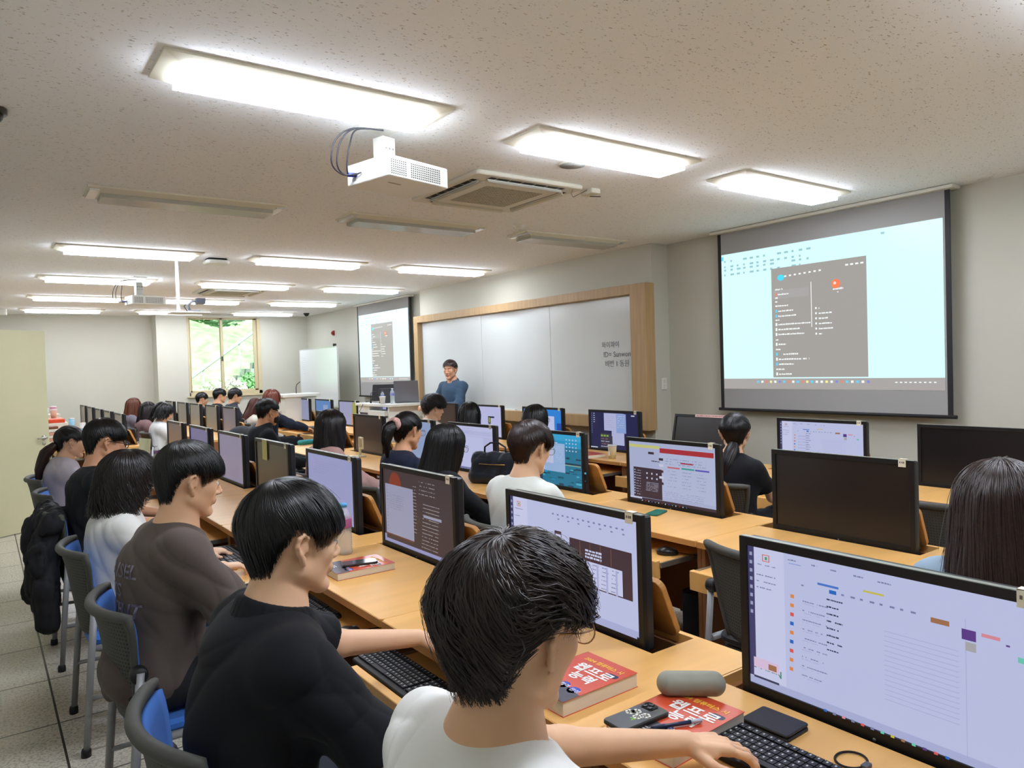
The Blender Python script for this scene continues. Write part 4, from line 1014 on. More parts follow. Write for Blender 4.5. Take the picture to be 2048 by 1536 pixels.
def exp_(v): return [v[0], v[1], (v[1]+2*v[2])/3, (v[2]+v[3])/2, v[3], (v[3]+v[4]*2)/3, (v[4]+v[5])/2, v[5], v[6]] if len(v) == 7 else v
def with_(st, **k):
    d = dict(st); d.update(k); d['zend'] = exp_(d['zend']); d['vol'] = exp_(d['vol']); return d
# ---------------------------------------------------------------- chairs
cshell = mat('chair_shell_grey', '#4b4b46', .6, bump=(300, .3, .001)); cblue = mat('chair_fabric_blue', '#3f78d0', .85, sheen=.05, bump=(500, .2, .0008))
cleg = mat('chair_leg_grey', '#9b9da0', .4, metal=.25); cblk = mat('chair_black', '#1c1c1e', .5)
def mesh_mat():
    m = mat('chair_mesh_back', '#3d3d39', .65); t = m.node_tree; b = t.nodes['Principled BSDF']
    tc = t.nodes.new('ShaderNodeTexCoord'); mp = t.nodes.new('ShaderNodeMapping'); mp.inputs['Scale'].default_value = (1, 75, 75)
    vo = t.nodes.new('ShaderNodeTexVoronoi'); vo.inputs['Randomness'].default_value = 0; vo.inputs['Scale'].default_value = 1
    r = t.nodes.new('ShaderNodeValToRGB'); e = r.color_ramp.elements; e[0].position = .27; e[0].color = (.006, .006, .006, 1); e[1].position = .33; e[1].color = (*lin('#4a4a45'), 1)
    t.links.new(tc.outputs['Object'], mp.inputs[0]); t.links.new(mp.outputs[0], vo.inputs[0]); t.links.new(vo.outputs[0], r.inputs[0]); t.links.new(r.outputs[0], b.inputs['Base Color'])
    return m
cmesh = mesh_mat()
def make_chair(blue=True):
    t = empty('office_chair'); fab = cblue if blue else cblk
    def bx(y, z, o=0):    # curved backrest surface
        u = y/.235; v = (z-.50)/.34
        return -.235+.075*u*u-.05*(v-.3)*1.1-.03*max(v-.75, 0)**2*6+o
    def hw(z): v = (z-.47)/.37; return .150+.085*min(1, max(0, v))**.8
    NY, NZ = 15, 13; z0, z1 = .47, .835
    def shell(o, mat_, name, par, ins=0, th=.012):
        b = MB(); vs = []
        for j in range(NZ):
            z = z0+ins+(z1-z0-2*ins)*j/(NZ-1)
            for i in range(NY):
                y = (i/(NY-1)*2-1)*(hw(z)-ins); vs.append((bx(y, z, o), y, z))
        for j in range(NZ):
            z = z0+ins+(z1-z0-2*ins)*j/(NZ-1)
            for i in range(NY): y = (i/(NY-1)*2-1)*(hw(z)-ins); vs.append((bx(y, z, o+th), y, z))
        n = NY*NZ; fs = []
        for j in range(NZ-1):
            for i in range(NY-1):
                a = j*NY+i; fs += [(a, a+1, a+NY+1, a+NY), (n+a, n+a+NY, n+a+NY+1, n+a+1)]
        ring = [i for i in range(NY)]+[j*NY+NY-1 for j in range(1, NZ)]+[(NZ-1)*NY+i for i in range(NY-2, -1, -1)]+[j*NY for j in range(NZ-2, 0, -1)]
        for k in range(len(ring)): a, c = ring[k], ring[(k+1) % len(ring)]; fs.append((a, n+a, n+c, c))
        b.add(vs, fs, 0, True); return b.build(name, mat_, par)
    shell(0, cmesh, 'back_shell', t); shell(.013, fab, 'back_cushion', t, .012, .014)
    pts = [(bx(y, z1, .004), y, z1) for y in np.linspace(-hw(z1), hw(z1), 15)]
    side = lambda s: [(bx(s*hw(z), z, .004), s*hw(z), z) for z in np.linspace(z1, z0, 9)]
    loop = side(-1)[::-1][:-1]+pts+side(1)[1:]
    MB().tube(loop, [.012]*8+[.017]*15+[.012]*8, 10).build('back_rim', cshell, t)
    b = MB(); b.rbox(-.20, -.215, .435, .24, .215, .475, .07, rr=.012); b.build('seat', fab, t)
    MB().rbox(-.19, -.20, .405, .22, .20, .435, .06, rr=.008).build('seat_pan', cblk, t)
    for s in (-1, 1):
        MB().tube([(-.175, s*.243, .665), (-.205, s*.247, .35), (-.232, s*.25, .02)], [.0165, .0165, .015], 12, flat=.8).build('leg', cleg, t)
        MB().tube([(-.19, s*.236, .44), (.17, s*.236, .43), (.215, s*.238, .40), (.25, s*.245, .02)], [.014, .014, .015, .014], 12, flat=.8).build('leg', cleg, t)
        MB().tube([(-.218, s*.245, .235), (.228, s*.24, .235)], .010, 8).build('side_bar', cleg, t)
        MB().lathe([(0, -.02), (.024, -.02), (.027, -.012), (.027, .012), (.024, .02), (0, .02)], (-.180, s*.232, .655), 16, axis=1).build('pivot_knob', cblk, t)
        for x in (-.234, .252): MB().lathe([(0, 0), (.019, 0), (.019, .025), (.016, .034), (0, .034)], (x, s*.2505 if x < 0 else s*.245, 0), 12).build('foot_cap', cblk, t)
    return t
chair0 = make_chair(); chairb = make_chair(False)
CH = [(chair0, .555, .88, 'chair under the student in white with glasses, nearest the camera'), (chair0, .515, 1.72, 'blue-lined chair under the student in the black polo shirt'),
      (chair0, .545, 2.76, 'blue-lined grey chair under the student in the brown T-shirt'), (chair0, .535, 3.78, 'blue-lined grey chair under the woman in white with bobbed hair'),
      (chair0, .535, 4.90, 'grey chair with a black jacket draped over its back'), (chair0, .535, 6.62, 'grey chair under the ponytailed student beside the door'), (chair0, .54, 5.72, 'grey chair just beyond the one with the black jacket'),
      (chairb, 2.25, .86, 'chair under the long brown-haired woman at the picture edge'), (chairb, 2.60, 1.72, 'empty black chair with a pale leg, pushed up to the dark monitor desk'), (chairb, 2.16, 2.86, 'black chair under the student in white facing the red slide screen'),
      (chairb, 2.15, 3.74, 'black chair under the long-haired woman in black'), (chairb, 2.2, 4.42, 'black chair under the woman with a scrunchie'), (chairb, 2.14, 5.25, 'black chair under the woman in pink'),
      (chairb, 2.15, 7.0, 'black chair under the student with a face mask'), (chairb, 3.80, 2.87, 'black chair under the ponytailed woman below the projection screen'), (chairb, 4.02, 1.72, 'black chair tucked under the front-row desk at the picture edge'),
      (chairb, 3.84, 4.98, 'black chair under the dark-haired woman facing the blue-header screen'), (chairb, 3.83, 6.0, 'black chair under the woman in front of the white-page screen'), (chairb, 3.87, 6.76, 'black chair under the curly-haired student'),
      (chairb, 2.0, 13.13, 'far black chair under the auburn-haired woman'), (chairb, 2.0, 11.89, 'far black chair under the woman with very long dark hair'), (chairb, 2.0, 10.77, 'far black chair under the woman bending forward in white'),
      (chairb, 3.45, 14.9, 'chair under the farthest student below the window'), (chairb, 3.45, 13.6, 'chair under the middle student below the window'), (chairb, 3.45, 12.65, 'chair under the window-side student in a grey jacket'),
      (chairb, 3.42, 11.22, 'chair under the crouching auburn-haired student'), (chairb, 3.44, 10.6, 'chair under the red-brown-haired student in a dark coat')]
seen = set()
for pr, x, y, lab in CH:
    if pr.name not in seen: c = pr; seen.add(pr.name); c.location = (x-(.0 if pr is chair0 else .02), y, 0)
    else: c = dup(pr, (x-(.0 if pr is chair0 else .02), y, 0))
    tag(c, lab, 'chair', 'blue-lined chairs along the aisle' if pr is chair0 else 'black chairs in the inner rows')

# ---------------------------------------------------------------- people
rd = math.radians
V3 = lambda *a: np.array(a, float)
P_ = {}
P_['white'] = person('student in a white T-shirt and thin-rimmed glasses, nearest the camera, typing', (.632, .876, 1.188), yaw=rd(9), pitch=.2, roll=.0, h=.0042, hair=with_(H_THICK, top=.026, vol=[.016, .018, .018, .014, .013, .016, .022, .030, .022]), haircol='#231611', nh=9500, hw=.0013,
    top='#ecece8', skin='#e2b590', glasses='#b98a5a', hands=[V3(1.165, 1.015, .785), V3(1.2, .80, .77)], hdir=[V3(.85, -.42, -.14), V3(.9, .1, -.1)], handcurl=(14, 26, 22), seed=3, bottom='#2b2c30', pole=[V3(-.3, .9, -.6), V3(-.3, -.8, -.8)], loose=1.4, lean=.06, armk=1.12)
P_['polo'] = person('student in a black polo shirt with a small white emblem, second along the aisle', (.56, 1.637, 1.196), yaw=rd(1), pitch=.10, h=.0048, hair=H_BOWL, haircol='#0b0b0c', nh=8000, hw=.0013, top='#1d1e22', top_kind='polo',
    skin='#e6ba96', hands=[V3(1.04, 1.93, .775), V3(.93, 1.52, .735)], seed=4, armk=1.05, bottom='#3c4046', loose=1.5, sleeve=.82, pole=[V3(-.3, .5, -.9), V3(-.15, -.42, -1)], lean=.09)
P_['brown'] = person('student in a grey-brown T-shirt with lettering on its back, third along the aisle', (.58, 2.74, 1.208), yaw=rd(2), pitch=.16, h=.0055, hair=with_(H_BOY, top=.030), haircol='#0c0c0d', nh=5000, hw=.0017, top='#5f5550', top_kind='tee',
    skin='#e3b691', hands=[V3(.92, 2.95, .67), V3(.93, 2.56, .675)], seed=5, armk=1.03, bottom='#2a2a2e', loose=1.9, sleeve=.9, pole=[V3(-.4, .5, -.9), V3(-.2, -.5, -1)], lean=.10)
P_['blouse'] = person('woman in a white blouse with wavy bobbed dark hair, fourth along the aisle', (.56, 3.86, 1.10), yaw=rd(12), pitch=.15, h=.007, female=True, hair=H_BOB, haircol='#1a1413', nh=4200, hw=.0022, top='#dcdcd6', top_kind='puff',
    skin='#ecc3a4', hands=[V3(.93, 4.02, .67), V3(.90, 3.62, .675)], seed=6, bottom='#38557e', loose=1.1)
P_['glasses'] = person('student in a black T-shirt and black-framed glasses, fifth along the aisle', (.58, 4.86, 1.205), yaw=rd(5), pitch=.2, h=.0075, hair=H_BOY, haircol='#0b0b0c', nh=2200, hw=.0026, top='#212327', skin='#dba582', seed=7, glasses='#111112', gscale=1.6, loose=1.5)
P_['aisle_pony'] = person('woman with a low ponytail in a grey and cream top, beside the open door', (.56, 6.64, 1.09), yaw=rd(0), pitch=.12, h=.010, female=True, hair=H_PONY, haircol='#120e0e', nh=1200, hw=.0032, top='#b9b3bd', skin='#e2b594', seed=8)
q = P_['aisle_pony']; T = q['T']
q['put'](lock(q['root'], 'ponytail', [T((-.10, 0, -.02)), T((-.16, .0, -.09)), T((-.19, .0, -.22)), T((-.19, 0, -.36))], .045, .035, '#2b1712', 3, 120, .006, .05))
P_['right'] = person('woman with long straight brown hair at the picture edge, seen from behind', (2.15, .80, 1.165), yaw=rd(15), pitch=.1, h=.008, female=True, hair=with_(H_LONG, vol=[.014, .016, .020, .026, .030, .034, .034], zend=[.06, .02, -.12, -.33, -.40, -.44, -.45], flare=.05, wave=.012, wfreq=11, ragged=2.5, fly=.004), haircol='#2a1a15', nh=6500, hw=.0017, top='#8fa3b4', top_kind='long', skin='#e8bd9c', seed=9)
P_['whiteB'] = person('student in a white T-shirt and round glasses with a brown bowl cut, middle row', (2.18, 2.865, 1.166), yaw=rd(8), pitch=.16, h=.0065, hair=with_(H_BOWL, vol=[.028, .030, .030, .026, .024, .020, .016]), haircol='#2a1a16', nh=3600, hw=.0021, top='#d9dcd4', skin='#e6ba96', glasses='#8a8a8c', seed=10, byaw=.1)
P_['longB'] = person('woman in a black jacket with long straight black hair and glasses', (2.2, 3.70, 1.12), yaw=rd(-4), pitch=.2, h=.008, female=True, hair=H_LONG, haircol='#0b0b0d', nh=3200, hw=.0024, top='#1b1d20', top_kind='long', skin='#ecc4a6', glasses='#8a8a8c', seed=11)
P_['scrunchie'] = person('woman in a navy top with hair gathered in a pink scrunchie', (2.3, 4.375, 1.165), yaw=rd(14), pitch=.18, h=.008, female=True, hair=H_PONY, haircol='#0f0d0e', nh=2400, hw=.0026, top='#23283c', skin='#dda680', glasses='#8a8a8c', seed=12)
q = P_['scrunchie']; T = q['T']
q['put'](lock(q['root'], 'ponytail', [T((-.112, .0, .03)), T((-.165, .0, .0)), T((-.175, .0, -.09)), T((-.15, 0, -.19))], .050, .03, '#0f0d0e', 5, 220, .004, .02))
sc = SDF(.01)
for k in range(14):
    a = k/14*6.2832; d = V3(-.25, math.cos(a)*.95, math.sin(a)*.95); sc.g.append(([ell(T(V3(-.113, 0, .036)+.030*V3(-.2*math.sin(a)*2, math.cos(a), math.sin(a))), (.017+.004*(k % 3), .017, .015), None)], .008, .01))
V, Q = sc.mesh(.006); q['put'](np_mesh('scrunchie', V, Q, mat('scrunchie_pink', '#d6a9a0', .8, noise=(60, .25, 3)), q['root']))
P_['pink'] = person('woman in a pale pink top with straight shoulder-length dark hair', (2.12, 5.227, 1.165), yaw=rd(25), pitch=.08, h=.009, female=True, hair=with_(H_LONG, zend=[.06, .02, -.10, -.20, -.22, -.23, -.235], drift=.03), haircol='#191314', nh=2400, hw=.003, top='#cfa8a2', top_kind='long', skin='#e8bd9c', seed=13, loose=1.7)
P_['mask'] = person('student in a black jacket and black face mask with cropped hair', (2.2, 6.99, 1.207), yaw=rd(6), pitch=.12, h=.009, hair=with_(H_BOY, vol=[.018, .018, .014, .008, .006, .005, .004], top=.020, zend=[.045, .038, .02, .03, .0, -.05, -.06]), haircol='#0c0c0c', nh=1400, hw=.0026, top='#1f2226', top_kind='hood', skin='#d8a07a', mask=True, seed=14, glasses='#8a8a8c')
P_['ponyC'] = person('woman in black with a low ponytail, below the large projection screen, back turned', (3.78, 2.873, 1.115), yaw=rd(33), byaw=rd(12), pitch=.05, h=.008, female=True, hair=with_(H_PONY, vol=[.012, .013, .014, .014, .014, .014, .010]), haircol='#100e11', nh=2600, hw=.0028, top='#1b1b1f', top_kind='tee', skin='#ecc2a2', seed=15)
q = P_['ponyC']; T = q['T']
q['put'](lock(q['root'], 'ponytail', [T((-.080, .0, -.055)), T((-.105, .012, -.11)), T((-.135, .035, -.20)), T((-.14, .06, -.34))], .045, .062, '#171214', 7, 320, .0045, .02))
P_['headC'] = person('dark-haired woman facing the blue-header screen in the front row', (3.86, 4.987, 1.11), yaw=rd(6), pitch=.1, h=.010, female=True, hair=with_(H_LONG, zend=[.06, .02, -.08, -.14, -.18, -.2, -.2]), haircol='#0f0d0f', nh=1500, hw=.0034, top='#2a2c33', top_kind='long', skin='#ecc2a2', seed=16, glasses='#8a8a8c')
P_['headD'] = person('dark-haired woman facing the white-page screen in the front row', (3.84, 6.005, 1.11), yaw=rd(28), pitch=.1, h=.010, female=True, hair=with_(H_LONG, zend=[.06, .02, -.08, -.16, -.2, -.22, -.22]), haircol='#0f0d0e', nh=1300, hw=.0036, top='#24262c', top_kind='long', skin='#ecc2a2', seed=17)
P_['curly'] = person('curly-haired student with a pale collar in the front row', (3.88, 6.768, 1.155), yaw=rd(-10), pitch=.2, h=.009, hair=H_CURL, haircol='#181010', nh=1800, hw=.003, top='#d8d4c8', skin='#e2b494', seed=18, top_kind='polo', bottom='#22242a')
P_['teacher'] = person('lecturer in a blue denim shirt speaking in front of the whiteboard', (5.2, 8.6, 1.545), yaw=rd(212), pitch=.06, byaw=rd(196), h=.008, stand=True, hair=with_(H_BOY, zend=[.070, .062, .045, .03, .0, -.05, -.06], vol=[.020, .020, .016, .010, .008, .010, .010], top=.020), haircol='#2a1813', nh=1800, hw=.0024,
    top='#41566c', top_kind='shirt', skin='#d8a482', hands=[V3(4.93, 8.45, 1.06), V3(4.90, 8.78, 1.08)], seed=19, bottom='#2a2c33', loose=1.3, hscale=1.06)
P_['z1'] = person('auburn long-haired woman in grey at the far left of the far block', (2.0, 13.134, 1.12), yaw=rd(20), h=.013, female=True, hair=with_(H_LONG, zend=[.06, .02, -.12, -.24, -.28, -.3, -.3]), haircol='#5c2e18', nh=600, hw=.006, top='#77747e', top_kind='long', seed=20, legs=True)
P_['z2'] = person('woman with very long dark hair reaching below her shoulders, far block', (2.0, 11.893, 1.085), yaw=rd(10), h=.013, female=True, hair=with_(H_LONG, zend=[.06, .02, -.14, -.36, -.45, -.48, -.48]), haircol='#1c1214', nh=700, hw=.006, top='#8a6f70', top_kind='long', seed=21)
P_['z3'] = person('woman in a white top bending over her desk in the far block', (2.0, 10.771, 1.09), yaw=rd(5), pitch=.4, h=.013, female=True, hair=with_(H_BOB, zend=[.04, .02, -.02, -.08, -.10, -.11, -.11]), haircol='#0f0e10', nh=700, hw=.006, top='#e2e2e0', top_kind='puff', seed=22)
P_['w1'] = person('student with short black hair, first from the far end below the window', (3.45, 14.9, 1.114), yaw=rd(0), h=.014, hair=H_BOY, haircol='#0d0d0e', nh=450, hw=.006, top='#202226', seed=23)
P_['w2'] = person('student with short black hair in a black shirt below the window middle', (3.45, 13.599, 1.202), yaw=rd(2), h=.014, hair=H_BOWL, haircol='#0d0c0e', nh=450, hw=.006, top='#1d1f23', seed=24)
P_['w3'] = person('student in a dark hooded jacket below the window, nearest of the three there', (3.45, 12.654, 1.208), yaw=rd(2), h=.014, hair=H_BOWL, haircol='#151012', nh=450, hw=.006, top='#33363e', top_kind='hood', seed=25)
P_['b2'] = person('auburn-haired woman leaning low beside the masked student, in a cream top', (3.38, 11.22, 1.08), yaw=rd(-10), pitch=.35, h=.014, female=True, hair=with_(H_LONG, zend=[.04, .02, -.10, -.2, -.24, -.25, -.25]), haircol='#4a2216', nh=600, hw=.006, top='#d8d2c2', top_kind='long', seed=26)
P_['b1'] = person('student with red-brown bobbed hair in a dark coat, far block', (3.42, 10.62, 1.21), yaw=rd(35), h=.012, female=True, hair=with_(H_BOB, zend=[.05, .03, -.04, -.09, -.11, -.12, -.12], wave=.004), haircol='#6a3220', nh=800, hw=.005, top='#1e2431', top_kind='long', seed=27, hands=[V3(3.95, 10.7, .72), V3(3.95, 10.35, .70)], loose=2.0)
# lettering on the brown T-shirt's back, emblem on the polo shoulder
q = P_['brown']; me_ink = mat('shirt_print', '#8f8a9c', .8)
def on_back(q, s, size, dz, dy, name, inkm, par):
    o_ = q['L'](.5)+q['up']*dz+q['lft']*dy-q['fwd']*.3; sh = [c for c in q['root'].children if c.name.split('.')[0] == par][0]
    M0 = frame(Vector(o_-q['off']), Vector(-q['lft']), Vector(q['up'])); t = text(name, s, size, M0, inkm, q['root'], .0001, bold=.0012)
    # press the letters onto the cloth surface
    import bmesh
    from mathutils.bvhtree import BVHTree
    me = t.data; bm = bmesh.new(); bm.from_mesh(me); bmesh.ops.triangulate(bm, faces=bm.faces)
    bmesh.ops.subdivide_edges(bm, edges=[e for e in bm.edges if e.calc_length() > .012], cuts=1); bm.to_mesh(me); bm.free()
    bv = BVHTree.FromPolygons([v.co for v in sh.data.vertices], [tuple(p.vertices) for p in sh.data.polygons])
    F = Vector(q['fwd'])
    for v in me.vertices:
        p = M0 @ v.co; hit = bv.ray_cast(p, F, 1.0)
        if hit[0] is not None: v.co = hit[0]-F*.0022
        else: v.co = p+F*.2
    t.matrix_local = Matrix(); t.parent = sh; me.update(); return t
on_back(q, 'COUNSEL\nEVENTS\nCONTENT\nFREEDOM', .062, .10, .16, 'back_lettering', me_ink, 't_shirt')

# ---------------------------------------------------------------- things on the desks
def rough_text(name, s, size, o, x, y, m, par, bold=0): return text(name, s, size, frame(o, x, y), m, par, .0002, bold=bold)
red = mat('book_cover_red', '#cf4f30', .3, coat=.4); pagem = mat('book_pages', '#e2dccb', .8, noise=(90, .06, 2, (.1, .1, 30)))
ygr = mat('print_yellow', '#efc04a', .4); wht = mat('print_white', '#eceae4', .4); nvy = mat('print_navy', '#24284a', .4); badge = mat('print_blue', '#3448b8', .4); gry = mat('print_charcoal', '#3f3c44', .35, coat=.3)
def book(cx, cy, z, rz, lab, th=.036, detail=True, cover=None):
    """x up the page, -y along the lines of print"""
    t = empty('textbook', (cx, cy, z), rz, lab, 'book', 'red textbooks'); L, W = .262, .192; cover = cover or red
    MB().box(-L/2+.002, -W/2+.002, .0012, L/2-.002, W/2, th-.0012).build('pages', pagem, t)
    c = MB(); c.box(-L/2, -W/2, th-.0012, L/2, W/2, th).box(-L/2, -W/2, 0, L/2, W/2, .0012).box(-L/2, W/2-.0012, 0, L/2, W/2, th); co = c.build('cover', cover, t)
    if detail:
        k = th+.0001
        MB().prism([(-L/2, -W/2), (-L/2+.055, -W/2), (-L/2+.095, W/2), (-L/2, W/2)], 2, k, k+.0003).build('charcoal_band', gry, co)
        rough_text('title', '웹프로', .048, (.030, W/2-.045, k+.0006), (0, -1, 0), (1, 0, 0), wht, co, .0011); rough_text('title', '능력', .046, (-.016, W/2-.075, k+.0006), (0, -1, 0), (1, 0, 0), wht, co, .0011)
        rough_text('title', '2024 컴퓨터스 시', .020, (.088, W/2-.03, k+.0004), (0, -1, 0), (1, 0, 0), ygr, co, .0005)
        b = MB().lathe([(0, 0), (.018, 0), (.018, .0003), (0, .0003)], (-.062, -.02, k), 20).lathe([(0, 0), (.018, 0), (.018, .0003), (0, .0003)], (-.066, -.062, k), 20); b.build('round_badge', badge, co)
        rough_text('title', '합격', .018, (-.068, -.008, k+.0004), (0, -1, 0), (1, 0, 0), wht, co); rough_text('title', '완성', .018, (-.072, -.05, k+.0004), (0, -1, 0), (1, 0, 0), wht, co)
        MB().rbox(.055, -W/2+.01, k, .075, -W/2+.046, k+.0003, .008, rr=.0001).build('publisher_oval', nvy, co)
        b = MB(); r_ = random.Random(3)
        for i in range(4): b.box(-L/2+.012+i*.009, W/2-.09, k+.0003, -L/2+.015+i*.009, W/2-.09+r_.uniform(.04, .075), k+.0005)
        b.build('small_print', wht, co)
    return t
book(1.245, 1.468, .72, rd(1), 'red textbook lying between the two nearest aisle students, cover bare', .038)
book(1.275, 1.152, .72, rd(3), 'red textbook under the phone and spectacle case, nearest the camera', .038)
book(1.285, 2.945, .72, rd(0), 'red textbook beside the water bottle with a phone on it', .03)
book(4.52, 5.06, .72, rd(80), 'closed book on the front-row desk near the iced drink', .03, False)
book(2.97, 3.90, .72, rd(5), 'red book lying just beyond the shoulder of the middle-row student in white', .03, False)
blackg = mat('phone_glass_black', '#16171b', .12, coat=.6)
def phone(cx, cy, z, rz, lab, case, top, sticker=False, flip=True):
    t = empty('smartphone', (cx, cy, z), rz, lab, 'phone', None)
    MB().rbox(-.074, -.0365, 0, .074, .0365, .0095, .012, rr=.002).build('phone_case', case, t)
    MB().rbox(-.071, -.0335, .0095, .071, .0335, .0102, .010, rr=.0002).build('phone_face', top, t)
    return t
p = phone(1.192, 1.197, .758, rd(-2), 'black smartphone lying face down on the nearest red textbook, white flower stickers', mat('case_dark', '#2a2722', .3), mat('phone_back_grey', '#4c4d4a', .2, coat=.5))
b = MB(); b.rbox(.036, -.008, .0102, .068, .028, .0125, .009, rr=.001); cb = b.build('camera_plate', blackg, p)
for x, y in ((.045, .002), (.045, .018), (.059, .010)): MB().lathe([(0, .0), (.0065, 0), (.0065, .0018), (.004, .0024), (0, .0020)], (x, y, .0125), 14).build('camera_lens', blackg, cb)
b = MB(); r_ = random.Random(2)
for x, y in ((.012, .012), (-.004, -.008), (.014, -.016), (.0, .020)):
    for k in range(6): a = k*1.047; b.lathe([(0, 0), (.0055, 0), (.0055, .0005), (0, .0005)], (x+.0068*math.cos(a), y+.0068*math.sin(a), .0102), 10)
b.build('flower_sticker', mat('sticker_white', '#e6e4d6', .6), p); MB().box(-.026, -.012, .0102, -.012, -.009, .0106).box(-.02, -.014, .0102, -.017, .0, .0106).build('green_sticker', mat('sticker_green', '#7bc043', .6), p)
phone(1.29, 2.935, .75, rd(-14), 'smartphone lying on the red textbook beside the water bottle', mat('case_dark', '#2a2722', .3), mat('phone_back_dark', '#3a3f3c', .15, coat=.6))
phone(3.065, 2.875, .72, rd(18), 'phone in a dark green case on the desk before the red slide screen', mat('case_green', '#1f6a58', .4), mat('case_green_top', '#23705e', .45))
# spectacle case, pen, wallet, hair tie
def blob(name, prims, k, h, m, par=None, cuts=()):
    s = SDF(.01); s.grp(prims, k); s.cut = list(cuts); V, Q = s.mesh(h); return np_mesh(name, V, Q, m, par)
d = _n(V3(.131, -.115, 0)); c = V3(1.392, 1.206, .782); n_ = V3(-d[1], d[0], 0)
o = blob('spectacle_case', [cone(c-d*.055+n_*.008, c+d*.055+n_*.008, .025, .025), cone(c-d*.055-n_*.008, c+d*.055-n_*.008, .025, .025)], .02, .003, mat('case_olive_grey', '#8f8f80', .55, noise=(30, .05, 3)))
tag(o, 'olive-grey spectacle case with rounded ends lying on the nearest red textbook', 'glasses case')
pen = empty('ballpoint_pen', (1.225, 1.118, .765), math.atan2(-.4, 1) , 'dark blue ballpoint pen lying across the textbook beside the phone', 'pen')
MB().tube([(-.05, 0, 0), (.045, 0, 0)], .0046, 10).build('barrel', mat('pen_navy', '#1d2a48', .3), pen)
MB().tube([(.045, 0, 0), (.072, 0, 0)], [.005, .0046], 10).build('clear_cap', mat('pen_clear', '#b8c6d4', .15), pen); MB().tube([(-.066, 0, 0), (-.05, 0, 0)], [.0015, .0045], 10).build('tip', blackg, pen)
wl = empty('wallet', (1.466, 1.022, .72), rd(2), 'black leather bifold wallet by the foot of the nearest monitor', 'wallet'); lea = mat('black_leather', '#1b1c20', .42, bump=(200, .3, .001))
MB().rbox(-.046, -.06, .010, .046, .06, .0165, .008, rr=.002).build('wallet_flap', lea, wl); MB().rbox(-.046, -.06, 0, .046, .058, .0075, .008, rr=.002).build('wallet_back', lea, wl); MB().box(-.042, -.055, .0072, .043, .055, .0105).build('wallet_cards', mat('card_grey', '#50565c', .5), wl)
ht = empty('hair_tie', (1.462, .835, .7235), 0, 'black elastic hair tie with a grey bead on the nearest desk', 'hair tie')
MB().tube([(.036*math.cos(a), .030*math.sin(a), 0) for a in np.linspace(0, 6.283, 33)], .0024, 8, cap=False).build('elastic', mat('elastic_black', '#1a1413', .7), ht); MB().rbox(-.012, -.040, -.003, .012, -.026, .005, .003, rr=.001).build('bead', mat('bead_grey', '#55585c', .4), ht)
o = MB().rbox(1.245, 2.235, .72, 1.275, 2.262, .745, .008, rr=.005).build('earphone_case', mat('glossy_white', '#e6e8e6', .25)); tag(o, 'small white earphone case at the joint of two aisle desks', 'earphone case')
# keyboards and mice
kb = mat('keyboard_black', '#17181a', .5); kc = mat('keycap_black', '#202125', .45); kl = mat('key_legend', '#c8cacc', .5)
def make_keyboard(detail=True):
    t = empty('keyboard'); MB().rbox(-.073, -.22, 0, .073, .22, .016, .012, rr=.003).build('keyboard_base', kb, t)
    b = MB(); l = MB(); r_ = random.Random(5)
    for i in range(6):
        x = .058-i*.0195-(.004 if i else 0); y = .212
        while y > -.21:
            wk = .0165 if not (i == 5 and .03 < y < .12) else .09
            if y-wk < -.212: break
            b.box(x-.0082, y-wk, .016, x+.0082, y, .0215)
            if wk < .02 and detail: l.box(x-.001, y-.0085, .0215, x+.0045, y-.005, .0217)
            y -= wk+.0024+(.010 if y < -.075 and y > -.092 else 0)
    ko = b.build('keys', kc, t, fix=False)
    if detail: l.build('key_legends', kl, ko, fix=False)
    return t
kb0 = make_keyboard(); kb0.location = (1.325, .845, .72); tag(kb0, 'black keyboard on the desktop under the hand of the nearest student', 'keyboard')
for x, y, z, lab in [(1.03, 2.05, .617, 'keyboard on the tray in front of the student in the black polo'), (1.035, 2.92, .617, 'keyboard on the tray before the student in the brown T-shirt'), (1.035, 3.98, .617, 'keyboard on the tray of the woman in the white blouse'),
                     (2.72, 2.98, .617, 'keyboard half under the desk beside the loose mouse, middle row'), (2.70, 3.98, .617, 'keyboard under the hands of the long-haired woman in black'), (2.68, 5.1, .617, 'pale-lit keyboard tray before the woman in pink')]:
    dup(kb0, (x, y, z), None, lab)
def make_mouse():
    o = blob('computer_mouse', [ell(V3(0, 0, .010), (.054, .030, .026)), ell(V3(-.012, 0, .014), (.038, .029, .024))], .01, .0035, mat('mouse_black', '#1b1c1f', .3), None, [(V3(0, 0, 0), V3(0, 0, -1), .002)])
    MB().tube([(.022, 0, .0335), (.040, 0, .028)], .0032, 8).build('scroll_wheel', mat('wheel_grey', '#77797c', .4), o); MB().tube([(.05, 0, .012), (.09, .01, .004), (.14, .0, .003), (.19, .06, .003)], .002, 6).build('mouse_cable', kb, o)
    return o
m0 = make_mouse(); m0.location = (2.735, 2.50, .618); m0.rotation_euler = (0, 0, rd(-55)); tag(m0, 'black mouse sitting on a pulled-out keyboard tray in the middle row', 'mouse')
dup(m0, (1.04, 2.50, .618), rd(0), 'mouse on the tray before the student in the brown T-shirt'); dup(m0, (4.36, 5.0, .618), rd(0), 'mouse by the hand of the front-row woman, seen past the sea wallpaper')
